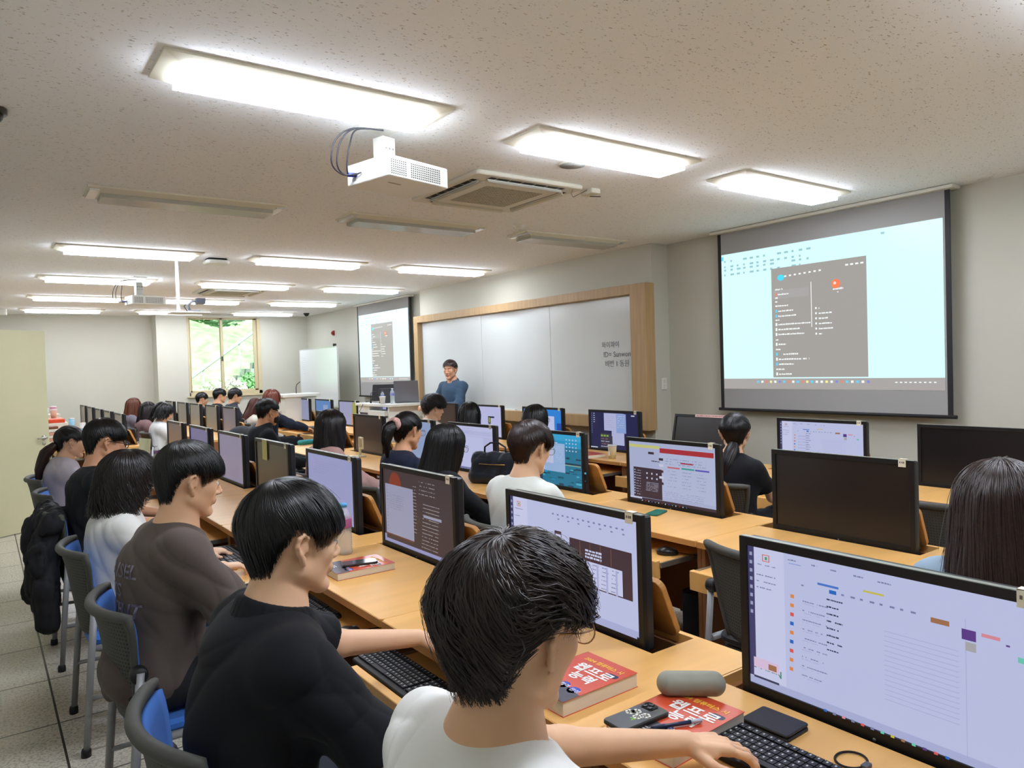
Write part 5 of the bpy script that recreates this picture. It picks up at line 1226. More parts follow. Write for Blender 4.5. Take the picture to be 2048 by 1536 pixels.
# plastic water bottle
def bottle(x, y, z, s, lab, cap='#5aa8dc', labelc='#d070a8', grp=None, name='water_bottle'):
    t = empty(name, (x, y, z), 0, lab, 'bottle', grp); pet = mat('clear_plastic', '#dfe8ea', .06, alpha=.38, spec=.7)
    pr = [(0, 0), (.026, 0), (.031, .006)]
    for k in range(9): pr += [(.0318, .016+k*.010), (.0298, .021+k*.010)]
    pr += [(.0318, .115), (.0318, .150), (.028, .168), (.018, .184), (.0135, .192), (.0135, .200)]
    MB().lathe([(a*s, b_*s) for a, b_ in pr], (0, 0, 0), 20).build('bottle_body', pet, t); MB().lathe([(0, .196*s), (.0155*s, .196*s), (.0155*s, .212*s), (0, .212*s)], (0, 0, 0), 16).build('bottle_cap', mat('cap_'+cap.strip('#'), cap, .4), t)
    MB().lathe([(.0322*s, .112*s), (.0324*s, .114*s), (.0324*s, .148*s), (.0322*s, .150*s)], (0, 0, 0), 20).build('bottle_label', mat('label_'+labelc.strip('#'), labelc, .5, alpha=.8), t)
    return t
bottle(1.36, 3.255, .72, 1.13, 'clear water bottle with a blue cap beside the red textbook on the aisle row')
for i, (x, y) in enumerate(((1.28, 8.02), (1.34, 8.10), (1.40, 8.0), (1.31, 7.9))): bottle(x, y, .72, .85, ('clear drink bottle, leftmost of the cluster past the bobbed hair', 'clear drink bottle with purple label, tallest-looking of the cluster on the aisle row', 'clear drink bottle next to the green paper folder', 'clear drink bottle nearest the camera in the aisle-row cluster')[i], '#cfd4dc', '#7a5a90', 'clear bottles on the aisle row')
# green paper folders, paper pad, books
def sheet(name, O, U, V, w_, h_, th, m, lab, cat, par=None):
    O, U, V = Vector(O), Vector(U).normalized(), Vector(V).normalized(); N = U.cross(V).normalized()
    vs = [O, O+U*w_, O+U*w_+V*h_, O+V*h_]; vs += [v+N*th for v in vs]
    o = MB().add(vs, [(0, 3, 2, 1), (4, 5, 6, 7), (0, 1, 5, 4), (1, 2, 6, 5), (2, 3, 7, 6), (3, 0, 4, 7)]).build(name, m)
    return tag(o, lab, cat)
sheet('paper_folder', (1.18, 7.62, .72), (.25, -.96, 0), (.10, .10, 1), .21, .29, .012, mat('folder_green', '#c9cfb0', .7, noise=(8, .15, 3)), 'pale green paper folder standing propped against a grey monitor', 'folder')
sheet('paper_folder', (1.38, 6.72, .72), (.2, -.98, 0), (.1, .1, 1), .16, .22, .010, mat('folder_mint', '#b9cdb2', .7, noise=(8, .2, 3)), 'mint-green booklet standing beside the blue-violet screen', 'folder')
sheet('white_paper', (4.25, 10.38, .7205), (1, .1, 0), (-.1, 1, 0), .25, .30, .002, mat('paper_white', '#eceef2', .7), 'sheet of white paper on the far-block desk under the orange-lavender screen', 'paper')
# handbag
hb = empty('handbag', (3.03, 4.41, .72), rd(24), 'dark navy leather handbag standing before the white document screen', 'handbag'); nav = mat('navy_leather', '#1b2431', .4, bump=(90, .3, .002)); gold = mat('gold_metal', '#b89a5c', .3, metal=.9)
s_ = SDF(.02); s_.grp([cone(V3(0, -.17, .055), V3(0, .17, .055), .060, .060), cone(V3(0, -.16, .15), V3(0, .16, .15), .040, .040), cone(V3(0, -.17, .205), V3(0, .17, .205), .024, .024)], .06); s_.noise = folds(9, .004, 24); s_.cut.append((V3(0, 0, .002), V3(0, 0, -1), .004))
V, Q = s_.mesh(.006); np_mesh('bag_body', V, Q, nav, hb)
MB().tube([(-.058, -.11, .15), (-.060, 0, .148), (-.058, .11, .15)], .003, 8).build('zip', gold, hb)
MB().tube([(0, -.09, .21), (0, -.085, .27), (0, -.03, .30), (0, .04, .30), (0, .09, .27), (0, .095, .21)], .007, 8).build('bag_handle', nav, hb)
MB().lathe([(0, 0), (.008, 0), (.008, .004), (0, .004)], (-.060, -.10, .04), 10, axis=0).build('stud', gold, hb)
# teal pouch, iced drink, charger, mug
o = blob('pencil_pouch', [cone(V3(3.02, 8.44, .752), V3(3.20, 8.47, .752), .030, .030)], .01, .006, mat('teal_cloth', '#2f8f93', .7, noise=(60, .25, 3))); tag(o, 'teal pencil pouch on the desk beyond the masked student', 'pencil case')
ic = empty('iced_drink', (4.56, 4.79, .72), 0, 'plastic cup of milky iced drink with a lid and straw, front row', 'drink cup')
MB().lathe([(0, 0), (.030, 0), (.041, .11), (.040, .115)], (0, 0, 0), 20).build('cup', mat('milky_drink', '#d9cfae', .2, coat=.5), ic); MB().lathe([(.044, .113), (.044, .119), (.036, .127), (0, .127)], (0, 0, 0), 20).build('cup_lid', mat('clear_lid', '#dfe6ea', .1, alpha=.55), ic); MB().tube([(0, 0, .12), (.006, .006, .20)], .004, 8).build('straw', mat('straw_black', '#33353a', .4), ic)
MB().rbox(-.0445, -.012, .03, -.040, .012, .07, .003, axis=0).build('cup_sticker', wht, ic)
o = MB()
o.rbox(3.028, 6.72, .80, 3.045, 6.735, .92, .004, axis=0).rbox(3.028, 6.73, .905, 3.045, 6.80, .92, .004, axis=0).rbox(3.028, 6.73, .80, 3.045, 6.80, .815, .004, axis=0).rbox(3.025, 6.79, .735, 3.048, 6.805, .92, .003, axis=0).rbox(2.99, 6.74, .72, 3.08, 6.86, .735, .01)
tag(o.build('phone_stand', mat('stand_cream', '#d9d2b4', .5)), 'cream phone stand with a square loop before a switched-off monitor', 'phone stand')
# dark backpack on the middle row, jacket on the aisle chair, tower computers
o = blob('backpack', [ell(V3(2.28, 8.16, .80), (.20, .23, .22)), ell(V3(2.40, 8.12, .62), (.19, .24, .24)), cone(V3(2.1, 8.0, .62), V3(2.45, 8.3, .9), .08, .10)], .10, .012, mat('backpack_black', '#202228', .8, noise=(12, .3, 4), bump=(40, .6, .004)))
tag(o, 'bulging black backpack propped on a chair behind the masked student', 'backpack')
jk = SDF(.05); jx = .30; jy = 4.90
jk.grp([cone(V3(jx, jy-.20, .80), V3(jx, jy+.20, .80), .05, .055), cone(V3(jx-.045, jy-.16, .72), V3(jx-.05, jy-.13, .38), .055, .065), cone(V3(jx-.05, jy+.14, .74), V3(jx-.06, jy+.15, .36), .058, .07), cone(V3(jx-.05, jy, .74), V3(jx-.065, jy+.02, .42), .065, .075),
        cone(V3(jx-.07, jy-.2, .66), V3(jx-.05, jy-.21, .26), .042, .035), cone(V3(jx-.06, jy+.21, .7), V3(jx-.02, jy+.24, .22), .04, .034)], .05)
jk.noise = lambda P, f=folds(31, .010, 20), g_=folds(32, .005, 40): f(P)+g_(P)
V, Q = jk.mesh(.010); tag(np_mesh('jacket', V, Q, mat('jacket_black', '#1c1c20', .8, noise=(8, .2, 3), bump=(80, .3, .002))), 'black jacket hanging over the back of an aisle chair', 'jacket')
pcb = mat('tower_black', '#0f1013', .35)
def tower():
    t = empty('tower_computer'); MB().rbox(-.21, -.09, .0, .21, .09, .40, .008, axis=1, rr=.003).build('case', pcb, t); MB().rbox(-.217, -.085, .01, -.209, .085, .39, .01, axis=0).build('front_panel', mat('tower_front', '#1b1c20', .25), t)
    MB().lathe([(0, 0), (.008, 0), (.008, .003), (0, .003)], (-.2165, .05, .34), 12, axis=0).build('power_button', mat('badge_grey', '#8b8b90', .4, metal=.5), t); return t
tw = tower(); first = True
for r, k, lab in [('B', 2, 'black tower computer under the desk with the loose mouse'), ('B', 1, 'black tower computer under the dark monitor desk, middle row'), ('A', 1, 'black tower computer under the desk of the black polo student'), ('A', 2, 'black tower computer under the desk of the brown T-shirt student'), ('A', 3, 'black tower computer under the desk of the woman in the white blouse')]:
    loc = (ROWX[r]-.12, DY[r][0]+DY[r][1]*k-.12, 0)
    if first: tw.location = loc; tag(tw, lab, 'computer', 'tower computers under the desks'); first = False
    else: dup(tw, loc, None, lab)
# ---------------------------------------------------------------- things on the ceiling
white_p = mat('projector_white', '#e6e6df', .4); grille = mat('vent_dark', '#55544e', .7); cream = mat('air_unit_cream', '#d6d3c4', .5)
def projector(x, y, z, rz, lab, w_=.40, d_=.31, h_=.10, cables=True, drop=True):
    """near corner at the origin; x along the vented side, y away"""
    t = empty('ceiling_projector', (x, y, z), rz, lab, 'projector', 'ceiling projectors')
    MB().rbox(0, 0, 0, w_, d_, h_, .012, rr=.004).build('projector_body', white_p, t)
    b = MB()
    for i in range(26):
        if i in (8, 9): continue
        for j in range(7): b.box(.02+i*.0125, -.0008, .012+j*.0105, .0275+i*.0125, 0, .0185+j*.0105)
    b.build('vent_slots', grille, t, fix=False)
    b = MB(); b.box(-.0008, d_*.42, .015, 0, d_*.85, h_-.02).build('port_panel', mat('port_grey', '#c4c6c4', .5), t)
    MB().box(.09, .1, -.0008, .17, .112, 0).build('base_label', mat('label_taupe', '#a59c90', .6), t)  # flat warm-grey strip on the underside
    if drop:
        mz = ZC-z; cx, cy = w_*.22, d_*.42
        MB().box(cx, cy, h_, cx+.075, cy+.075, mz-.06).box(cx-.02, cy-.02, h_-.001, cx+.12, cy+.12, h_+.012).build('mount_bracket', mat('bracket_grey', '#b6b6ae', .45, metal=.3), t)
        MB().box(cx-.03, cy-.03, mz-.012, cx+.12, cy+.12, mz).build('ceiling_plate', white_p, t)
        b = MB()
        for k in range(3): b.box(cx+.012+k*.022, cy-.0008, mz-.12, cx+.024+k*.022, cy, mz-.11).box(cx+.012+k*.022, cy-.0008, mz-.15, cx+.022+k*.022, cy, mz-.145)
        b.build('bracket_slots', grille, t, fix=False)
    if cables:
        mz = ZC-z; cm_ = mat('cable_black', '#1d1c24', .5)
        for k, (q, e) in enumerate([(.14, .04), (.11, .03), (.055, .06)]):
            MB().tube(smooth_path([(w_*.25, d_*.45, mz-.03), (-.02-q*.3, d_*.55, mz-.05), (-q, d_*.66, (mz+h_)*.5-.02), (-q*1.05, d_*.74, h_*.75), (-q*.6, d_*.78, h_*.35), (-.008, d_*(.8-.1*k), h_*.45)]), .0038, 8).build('cable', cm_, t)
        MB().tube([(-.045, d_*.78, h_*.38), (-.002, d_*.76, h_*.42)], .011, 10).build('blue_plug', mat('plug_blue', '#2b3aa8', .4), t)
    return t
projector(1.585, 3.12, 2.49, math.radians(14), 'white projector with slotted side hanging from the ceiling by the nearest lights')
projector(1.50, 9.62, 2.45, math.radians(8), 'distant white projector with looping cables under the ceiling, left of the pole', .38, .30, .10)
# pole with tray and a small projector
t = empty('ceiling_pole', (1.68, 8.09, 0), 0, 'white vertical pole hanging from the ceiling with a small tray at its foot', 'pole')
MB().tube([(0, 0, ZC), (0, 0, 2.235)], .018, 14).build('pole_tube', white_p, t); MB().rbox(-.09, -.11, 2.215, .29, .12, 2.235, .02).build('tray', white_p, t)
MB().lathe([(0, 0), (.05, 0), (.05, .012), (0, .012)], (0, 0, ZC-.012), 18).build('pole_flange', white_p, t)
t = empty('document_camera', (1.82, 8.09, 2.235), 0, 'grey camera device with an angled head on the hanging tray', 'camera'); gp = mat('device_grey', '#74767c', .4)
MB().rbox(-.05, -.05, .0, .06, .05, .018, .01).build('camera_base', gp, t); MB().tube([(-.03, 0, .015), (-.05, 0, .07), (.0, 0, .115), (.05, 0, .11)], .014, 8).build('camera_arm', gp, t)
MB().rbox(.03, -.04, .085, .12, .04, .145, .01).build('camera_head', mat('device_dark', '#4a4b52', .35), t)
MB().tube([(-.05, .02, .01), (-.08, .03, .06), (-.04, .03, .11), (.0, .02, .11)], .004, 6).build('camera_cable', mat('cable_black', '#1d1c24', .5), t)
def aircon(x, y, lab):
    t = empty('ceiling_air_conditioner', (x, y, ZC), 0, lab, 'air conditioner', 'ceiling air conditioners'); S_ = .86
    b = MB(); b.rbox(0, 0, -.028, S_, S_, 0, .03, rr=.006); b.build('panel', cream, t)
    MB().rbox(.13, .13, -.040, S_-.13, S_-.13, -.026, .02, rr=.004).build('intake_frame', cream, t)
    g = mat('intake_grille', '#8f8b78', .7); tt = g.node_tree
    if 'Brick Texture' not in tt.nodes:
        tc = tt.nodes.new('ShaderNodeTexCoord'); br = tt.nodes.new('ShaderNodeTexBrick'); br.offset = .5; br.inputs['Scale'].default_value = 19; br.inputs['Mortar Size'].default_value = .035
        br.inputs['Color1'].default_value = (*lin('#7b7868'), 1); br.inputs['Color2'].default_value = (*lin('#a3a08e'), 1); br.inputs['Mortar'].default_value = (*lin('#c2bfae'), 1)
        tt.links.new(tc.outputs['Object'], br.inputs[0]); tt.links.new(br.outputs[0], tt.nodes['Principled BSDF'].inputs['Base Color'])
    MB().box(.2, .2, -.0412, S_-.2, S_-.2, -.0398).build('intake', g, t)
    dk = mat('louvre_shadow', '#2a2823', .8)
    for k in range(4):
        M = Matrix.Translation((S_/2, S_/2, 0)) @ Matrix.Rotation(k*math.pi/2, 4, 'Z')
        MB().box(-.30, -.385, -.0288, .30, -.335, -.0275, M=M).build('outlet', dk, t)
        b = MB().box(-.30, -.345, -.046, .30, -.338, -.028, M=M @ Matrix.Rotation(0, 4, 'X')); b.prism([(-.34, -.03), (-.335, -.03), (-.355, -.052), (-.36, -.052)], 0, -.30, .30, M=M)
        b.build('louvre', cream, t)
        b = MB()
        for i in range(6): b.box(-.25+i*.1, -.383, -.0300, -.246+i*.1, -.337, -.0288, M=M)
        b.build('outlet_fins', cream, t, fix=False)
    return t
aircon(2.49, 3.72, 'square ceiling air conditioner with brown-grey grille beside the near projector'); aircon(2.53, 10.45, 'far square ceiling air conditioner between the distant lights')
t = empty('ceiling_speaker', (2.944, 3.369, ZC), 0, 'round flush ceiling speaker with grey grille near the second lit light', 'speaker')
MB().lathe([(0, -.006), (.083, -.006), (.09, 0)], (0, 0, 0), 32).build('speaker_rim', cream, t); MB().lathe([(0, -.009), (.078, -.0075)], (0, 0, 0), 32).build('speaker_grille', mat('speaker_grille_grey', '#9c9c94', .6), t, fix=False)
t = empty('infrared_receiver', (3.47, 3.80, ZC), 0, 'small cream receiver box with a dangling wire next to the near air conditioner', 'receiver')
MB().rbox(-.035, -.06, -.035, .05, .06, 0, .01).build('receiver_box', cream, t); MB().tube([(-.04, -.02, -.01), (-.1, .06, -.05), (-.17, .0, -.045), (-.19, -.05, -.02)], .0022, 6).build('wire', mat('wire_brown', '#6a5f50', .6), t); MB().tube([(.02, .02, -.04), (.075, -.03, -.045)], .003, 6).build('receiver_rod', cblk, t)
t = empty('smoke_detector', (3.80, 5.06, ZC), 0, 'small round smoke detector between the switched-off lights', 'detector')
MB().lathe([(0, -.036), (.030, -.034), (.042, -.018), (.052, -.006), (.055, 0)], (0, 0, 0), 22).build('detector_body', white_p, t); MB().lathe([(0, -.040), (.012, -.040), (.012, -.035)], (0, 0, 0), 12).build('detector_tip', cream, t)
t = empty('wireless_access_point', (2.035, 7.95, ZC), 0, 'flat white wireless unit with a black mount beside a lit ceiling light', 'access point')
MB().rbox(-.10, -.08, -.02, .10, .08, 0, .03).build('mount_plate', cblk, t); MB().rbox(-.12, -.10, -.058, .12, .10, -.02, .05, rr=.014).build('unit_body', white_p, t)
def dome(x, y, lab, m, s=1, par=None):
    t = empty('security_camera', (x, y, ZC), 0, lab, 'security camera'); MB().lathe([(.06*s, 0), (.06*s, -.02*s), (0, -.02*s)], (0, 0, 0), 20).build('camera_collar', m, t, fix=False)
    MB().lathe([(.048*s*math.cos(a), -.02*s-.045*s*math.sin(a)) for a in np.linspace(0, 1.57, 8)], (0, 0, 0), 20).build('camera_dome', mat('smoked_dome', '#151613', .08), t, fix=False); return t
dome(5.46, 14.6, 'black dome security camera in the far corner under the ceiling', cblk)
dome(.08, 3.95, 'dark dome camera cut off by the left picture edge, high on the ceiling', mat('camera_bronze', '#3a332a', .4), 1.15)
t = empty('motion_sensor', (.36, 14.8, ZC), 0, 'small cream wall-and-ceiling sensor at the far left corner', 'sensor'); MB().rbox(-.07, -.05, -.10, .06, .05, 0, .02).build('sensor_body', white_p, t); MB().rbox(-.13, -.04, -.05, -.07, .04, -.01, .01).build('sensor_arm', cream, t)
# ---------------------------------------------------------------- front area: lecturer desk, second lectern, rolling whiteboard
lw = mat('lectern_grey_white', '#d2d3cb', .45)
t = empty('lecturer_desk', (4.42, 8.90, 0), 0, 'grey-white lecturer desk with recessed front, beside the speaking lecturer', 'desk')
MB().rbox(-.03, -.03, 1.075, .58, 1.05, 1.11, .02, rr=.004).build('desk_top', lw, t); MB().box(0, 0, 0, .5, .62, .93).box(0, .62, 0, .5, 1.0, 1.07).build('desk_body', lw, t)
MB().rbox(-.05, .06, .955, .45, .58, 1.02, .01).build('keyboard_drawer', lw, t); MB().box(.0, .02, 0.93, .5, .06, 1.075).box(.45, .06, .93, .5, .62, 1.075).build('rear_support', lw, t)
MB().box(-.004, .68, .80, 0, .93, .98).build('vent_panel', mat('vent_plum', '#4b3b40', .6), t); MB().box(-.004, .16, .66, 0, .48, .685).build('slot', blackg, t)
t = empty('laptop', (4.80, 9.12, 1.11), 0, 'open laptop with a grey lid on the lecturer desk, seen from behind', 'laptop'); lg = mat('laptop_grey', '#75757a', .35, metal=.4)
def facing(rz): return Matrix.Rotation(rz, 4, 'Z')
M = facing(rd(52)); MB().rbox(0, -.17, 0, .24, .17, .016, .012, M=M).build('laptop_base', lg, t)
M2 = M @ Matrix.Translation((0, 0, .012)) @ Matrix.Rotation(rd(-8), 4, 'Y'); MB().rbox(-.008, -.17, 0, 0, .17, .30, .01, axis=0, M=M2).build('laptop_lid', lg, t)
t = empty('touch_monitor', (4.64, 9.45, 1.11), rd(50), 'black desktop screen tilted back on the lecturer desk, seen from behind', 'monitor')
M = Matrix.Rotation(rd(22), 4, 'Y'); MB().rbox(-.03, -.20, .03, .0, .20, .27, .01, axis=0, M=M).build('screen_housing', blackp, t); MB().rbox(-.06, -.1, .05, -.03, .1, .2, .02, axis=0, M=M).build('rear_bulge', blackp, t)
b = MB(); b.prism([(-.10, 0), (.10, 0), (.06, .2), (-.0, .2)], 1, -.07, .07); b.build('stand', cblk, t)
t = empty('gooseneck_microphone', (4.48, 9.60, 1.11), 0, 'thin gooseneck microphone bending over the lecturer desk', 'microphone')
MB().tube([(0, 0, 0), (0, 0, .09), (.0, -.01, .14), (.02, -.06, .165), (.05, -.13, .15)], .004, 8).build('gooseneck', cblk, t); MB().lathe([(0, 0), (.012, 0), (.012, .06), (0, .06)], (0, 0, 0), 12).build('microphone_base', cblk, t)
o = MB().tube([(4.37, 9.62, 1.10), (4.33, 9.66, 1.0), (4.35, 9.5, .86), (4.37, 9.3, .78), (4.38, 9.1, .74), (4.38, 8.95, .66)], .004, 6).build('hanging_cable', mat('cable_black', '#1d1c24', .5)); tag(o, 'loose grey cable hanging down the front of the lecturer desk', 'cable')
for x, y, lab in ((4.47, 9.20, 'small clear bottle beside the paper cup on the lecturer desk'), (4.55, 9.06, 'taller water bottle with a white cap on the lecturer desk')): bottle(x, y, 1.11, .85 if y > 9.1 else 1.0, lab, '#c9d6e4' if y < 9.1 else '#5a4a40', '#8a93c8')
t = empty('paper_cup', (4.43, 9.12, 1.11), 0, 'white paper cup on the lecturer desk', 'cup'); MB().lathe([(0, 0), (.030, 0), (.042, .10), (.044, .102)], (0, 0, 0), 20).build('cup_wall', wht, t); MB().lathe([(.0445, .099), (.046, .103), (.043, .106), (.040, .102)], (0, 0, 0), 20).build('cup_rim', wht, t)
t = empty('lectern', (4.30, 12.75, 0), 0, 'white lectern with a thin microphone in the far corner near the rolling whiteboard', 'lectern')
MB().rbox(-.02, -.02, 1.14, .66, .5, 1.20, .02).build('lectern_top', lw, t); MB().box(.03, .02, 0, .6, .46, 1.14).build('lectern_body', lw, t); MB().tube([(.30, .2, 1.2), (.30, .2, 1.31), (.31, .19, 1.36), (.36, .15, 1.41)], .007, 8).build('microphone_neck', cblk, t)
t = empty('rolling_whiteboard', (5.35, 12.82, 0), 0, 'free-standing whiteboard on a silver frame in the far corner with faint writing', 'whiteboard')
MB().box(-.01, 0, .92, .01, 1.92, 2.03).build('writing_surface', mat('whiteboard_enamel', '#d3d8d6', .16), t)
al = mat('aluminium_trim', '#c9c9c4', .35, metal=.6)
for nm, a in (('frame_bar', (-.015, -.012, .90, .015, 0, 2.04)), ('frame_bar', (-.015, 1.92, .90, .015, 1.935, 2.04)), ('frame_bar', (-.015, 0, 2.03, .015, 1.92, 2.045)), ('frame_bar', (-.015, 0, .905, .015, 1.92, .92))): MB().box(*a).build(nm, al, t)
for y in (-.03, 1.95):
    MB().tube([(0, y, .06), (0, y, 1.0)], .016, 10).build('stand_post', al, t); MB().tube([(-.28, y, .07), (.28, y, .07)], .016, 10).build('stand_foot', al, t)
    for x in (-.26, .26): MB().lathe([(0, -.012), (.03, -.012), (.03, .012), (0, .012)], (x, y, .03), 14, axis=1).build('caster', cblk, t)
MB().rbox(-.03, .1, 2.04, .03, .13, 2.09, .005).build('corner_clamp', cblk, t)
b = MB(); r_ = random.Random(8)
for k in range(8): b.box(-.0112, 1.62, 1.86-k*.045, -.010, 1.82-r_.random()*.08, 1.866-k*.045)
b.build('faint_writing', mat('faint_ink', '#a9b0ae', .7), t)
t = empty('laptop', (4.20, 10.78, .72), 0, 'open black laptop with a dark red picture on the far-block desk', 'laptop'); M2 = Matrix.Translation((.10, 0, .01)) @ Matrix.Rotation(rd(8), 4, 'Y')
MB().rbox(-.12, 0, 0, .10, .33, .015, .01).build('laptop_base', cblk, t); MB().rbox(0, 0, 0, .008, .33, .22, .008, axis=0, M=M2).build('laptop_lid', cblk, t); picture_mesh('laptop_screen', t, M2 @ Vector((-.0005, .32, .012)), (0, -1, 0), (M2.to_3x3() @ Vector((0, 0, 1))), .31, .20, [(0, 0, 1, 1, 0), (.1, .05, .6, .5, 1)], (-1, 0, 0), ['#4a3c50', '#6a2c34'], .9)
# wall things
t = empty('fire_alarm_light', (5.8, 14.03, 2.345), 0, 'small red fire alarm lamp on the front wall near the far corner', 'alarm'); al_r = mat('alarm_red', '#a02a22', .35)
MB().rbox(-.02, -.045, -.05, 0, .045, .05, .01, axis=0).build('alarm_plate', al_r, t); MB().lathe([(.035, 0), (.03, -.03), (.0, -.045)], (-.02, 0, 0), 14, axis=0).build('alarm_lens', al_r, t)
t = empty('light_switch', (5.70, 5.2, 1.345), 0, 'white wall switch beside the wood-framed whiteboard', 'switch'); MB().rbox(-.035, -.012, -.06, .035, 0, .06, .006, axis=1).build('switch_plate', white_p, t)
for z in (-.025, .025): MB().rbox(-.018, -.016, z-.02, .018, -.012, z+.02, .003, axis=1).build('rocker', cream, t)
# ---------------------------------------------------------------- snack table behind the door
tb = empty('folding_table', (.56, 10.35, 0), 0, 'table crowded with snack boxes beyond the open door', 'table')
MB().rbox(0, 0, .70, .37, 2.6, .73, .02).build('tabletop', beech, tb)
for x in (.04, .33):
    for y in (.05, 2.5): MB().tube([(x, y, .70), (x, y, 0)], .016, 8).build('leg', cblk, tb)
box_c = mat('carton_salmon', '#d79e86', .7); box_w = mat('carton_white', '#ddd6c8', .7); box_o = mat('carton_orange', '#d84a22', .5); brn = mat('snack_brown', '#7a4a30', .6)
for k in range(7):
    z = .73+k*.036; o = MB().rbox(.58+.004*(k % 3), 10.45, z, .78-.01*(k % 2), 10.72, z+.033, .006, rr=.003).build('snack_box', box_c if k % 2 else box_w)
    tag(o, 'flat salmon-and-white snack box stacked on the table behind the door, layer %s from the bottom' % ('one', 'two', 'three', 'four', 'five', 'six', 'seven')[k], 'snack box', 'stacked snack boxes')
for k, (x, y, z, l, w_, h_, m_, lab) in enumerate([(.62, 10.95, .73, .28, .30, .30, box_w, 'white carton on the snack table under the orange packet'), (.63, 10.96, 1.03, .24, .26, .045, box_o, 'bright orange packet lying on the white carton'),
    (.60, 11.55, .73, .30, .30, .33, box_c, 'salmon carton at the middle of the snack table'), (.58, 12.3, .73, .34, .34, .36, box_w, 'large white carton at the window end of the snack table'), (.60, 10.5, .982, .16, .2, .03, brn, 'dark brown tray lying on top of the stacked snack boxes')]):
    o = MB().rbox(x, y, z, x+l, y+w_, z+h_, .008, rr=.004).build('snack_carton' if k not in (1, 4) else 'snack_packet', m_); tag(o, lab, 'carton')
for k, (x, y, z, c_, h_) in enumerate([(.70, 11.65, 1.06, '#e4e8ea', .13), (.80, 11.72, 1.06, '#d9a890', .11), (.72, 12.42, 1.09, '#dde4ea', .12), (.85, 12.5, 1.09, '#c9879a', .10), (1.16, 11.9, .72, '#8fc0dc', .17), (1.22, 12.6, .72, '#d6dde2', .20), (1.12, 11.1, .72, '#d05a40', .14), (1.15, 13.4, .72, '#8fc0dc', .24)]):
    t = empty('drink_cup', (x, y, z), 0, 'paper drink cup %s' % ('with a dark straw on the salmon carton', 'in salmon on the salmon carton', 'in pale blue-white on the large white carton', 'in pink on the large white carton', 'in light blue on the far aisle desk row', 'in pale grey farther along the far aisle desk row', 'in red, low, at the start of the far aisle desk row', 'in light blue, tall, at the far end of the aisle desk row')[k], 'cup', 'drink cups around the snack table')
    MB().lathe([(0, 0), (.030, 0), (.042, h_)], (0, 0, 0), 16).build('cup_wall', mat('cup_'+c_.strip('#'), c_, .5), t); MB().lathe([(.044, h_), (.044, h_+.008), (0, h_+.012)], (0, 0, 0), 16).build('cup_lid', wht, t)
    if k == 0: MB().tube([(0, 0, h_), (.01, 0, h_+.09)], .004, 6).build('straw', cblk, t)
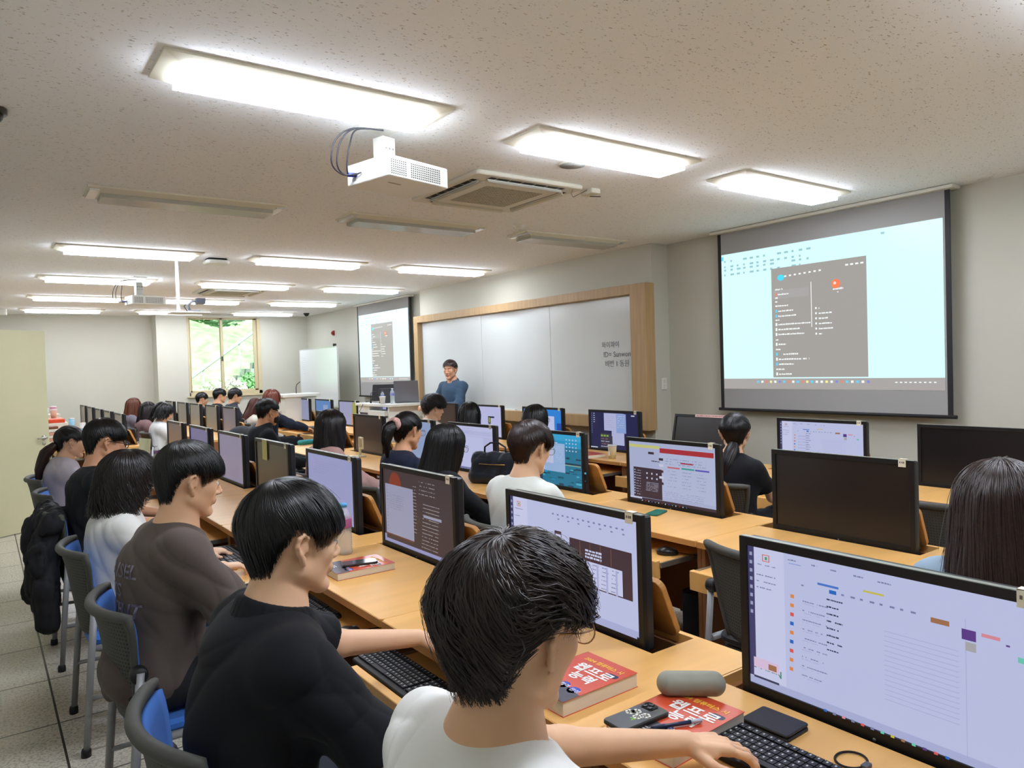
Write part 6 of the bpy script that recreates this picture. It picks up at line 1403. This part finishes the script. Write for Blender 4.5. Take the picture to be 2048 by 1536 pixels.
# ---------------------------------------------------------------- outside the window: planted slope with a stair and rail
gm = mat('hillside_grass', '#a3c490', .9, noise=(3, .35, 5), bump=(6, .6, .1))
rn = np.random.RandomState(2); b = MB(); nx, ny = 40, 30
vs = [(-8+24*i/(nx-1), 17.2+16*j/(ny-1), -1.2+7.6*(j/(ny-1))**.85+.25*math.sin(i*.9+j*.5)+rn.uniform(-.12, .12)) for j in range(ny) for i in range(nx)]
b.add(vs, [(j*nx+i, j*nx+i+1, (j+1)*nx+i+1, (j+1)*nx+i) for j in range(ny-1) for i in range(nx-1)], 0, True); o = b.build('hill', gm); o['kind'] = 'structure'
leafs = [mat('leaves_pale', '#b9d898', .8, noise=(5, .3, 3)), mat('leaves_green', '#86bd7c', .8, noise=(5, .4, 3)), mat('leaves_white', '#eef0dc', .8, noise=(7, .2, 3))]
def bush(x, y, z, r, k, n, ci, lab, name='garden_bush'):
    rs = np.random.RandomState(k); P = rs.normal(size=(n, 3)); P /= np.linalg.norm(P, axis=1, keepdims=True); P *= (r*rs.uniform(.55, 1.0, (n, 1))); P[:, 2] *= .8
    A = rs.normal(size=(n, 3)); A /= np.linalg.norm(A, axis=1, keepdims=True); Bv = np.cross(A, rs.normal(size=(n, 3))); Bv /= np.linalg.norm(Bv, axis=1, keepdims=True); s_ = r*.10
    V = np.stack([P-A*s_, P-Bv*s_*.5, P+A*s_, P+Bv*s_*.5], 1).reshape(-1, 3); Q = np.arange(4*n).reshape(-1, 4)
    t = empty(name, (x, y, z), 0, lab, 'bush' if name == 'garden_bush' else 'tree', 'shrubs outside the window' if name == 'garden_bush' else 'trees outside the window'); np_mesh('foliage', V, Q, leafs[ci], t, smooth=False); MB().tube([(0, 0, -.9*r), (0, 0, .3*r)], r*.06, 6).build('stem', mat('bark', '#6a5a44', .9), t)
bush(5.0, 19.2, .9, .75, 1, 1500, 2, 'white-flowering shrub below the stair outside the window, right pane')
bush(6.0, 19.6, 1.1, .7, 2, 1300, 1, 'green shrub below the stair at the right edge of the window')
bush(4.4, 18.6, .4, .5, 3, 900, 2, 'low pale shrub at the bottom of the right window pane')
bush(3.6, 25.0, 3.2, 1.5, 4, 900, 1, 'leafy tree up the slope behind the left window pane', 'garden_tree'); bush(6.4, 26.5, 4.8, 1.5, 5, 900, 0, 'pale green tree high behind the right window pane', 'garden_tree')
bush(5.0, 29.0, 6.8, 1.5, 6, 900, 0, 'pale leafy branches at the top middle of the window', 'garden_tree')
t = empty('stair_railing', (3.7, 19.9, 0), 0, 'white sloping stair rail climbing the hillside outside the window', 'railing'); rw = mat('rail_white', '#e8ece8', .5)
MB().tube([(0, 0, 1.05), (3.2, 1.3, 3.15)], .045, 8).build('top_rail', rw, t); MB().box(0, 0, 0, .001, .001, .001)
for k in range(7): x, y, z = 3.2*k/6, 1.3*k/6, 1.05+2.1*k/6; MB().tube([(x, y, z), (x, y, z-.95)], .022, 6).build('rail_post', rw, t)
b = MB()
for k in range(12): x, y, z = 3.3*k/12, 1.3*k/12+.1, .15+2.1*k/12; b.box(x, y, z-1.2, x+.30, y+.9, z)
o = b.build('stone_steps', mat('stone_grey', '#a9ada6', .8)); o.location = (3.7, 19.9, 0); tag(o, 'grey stone steps beneath the white rail outside the window', 'steps')
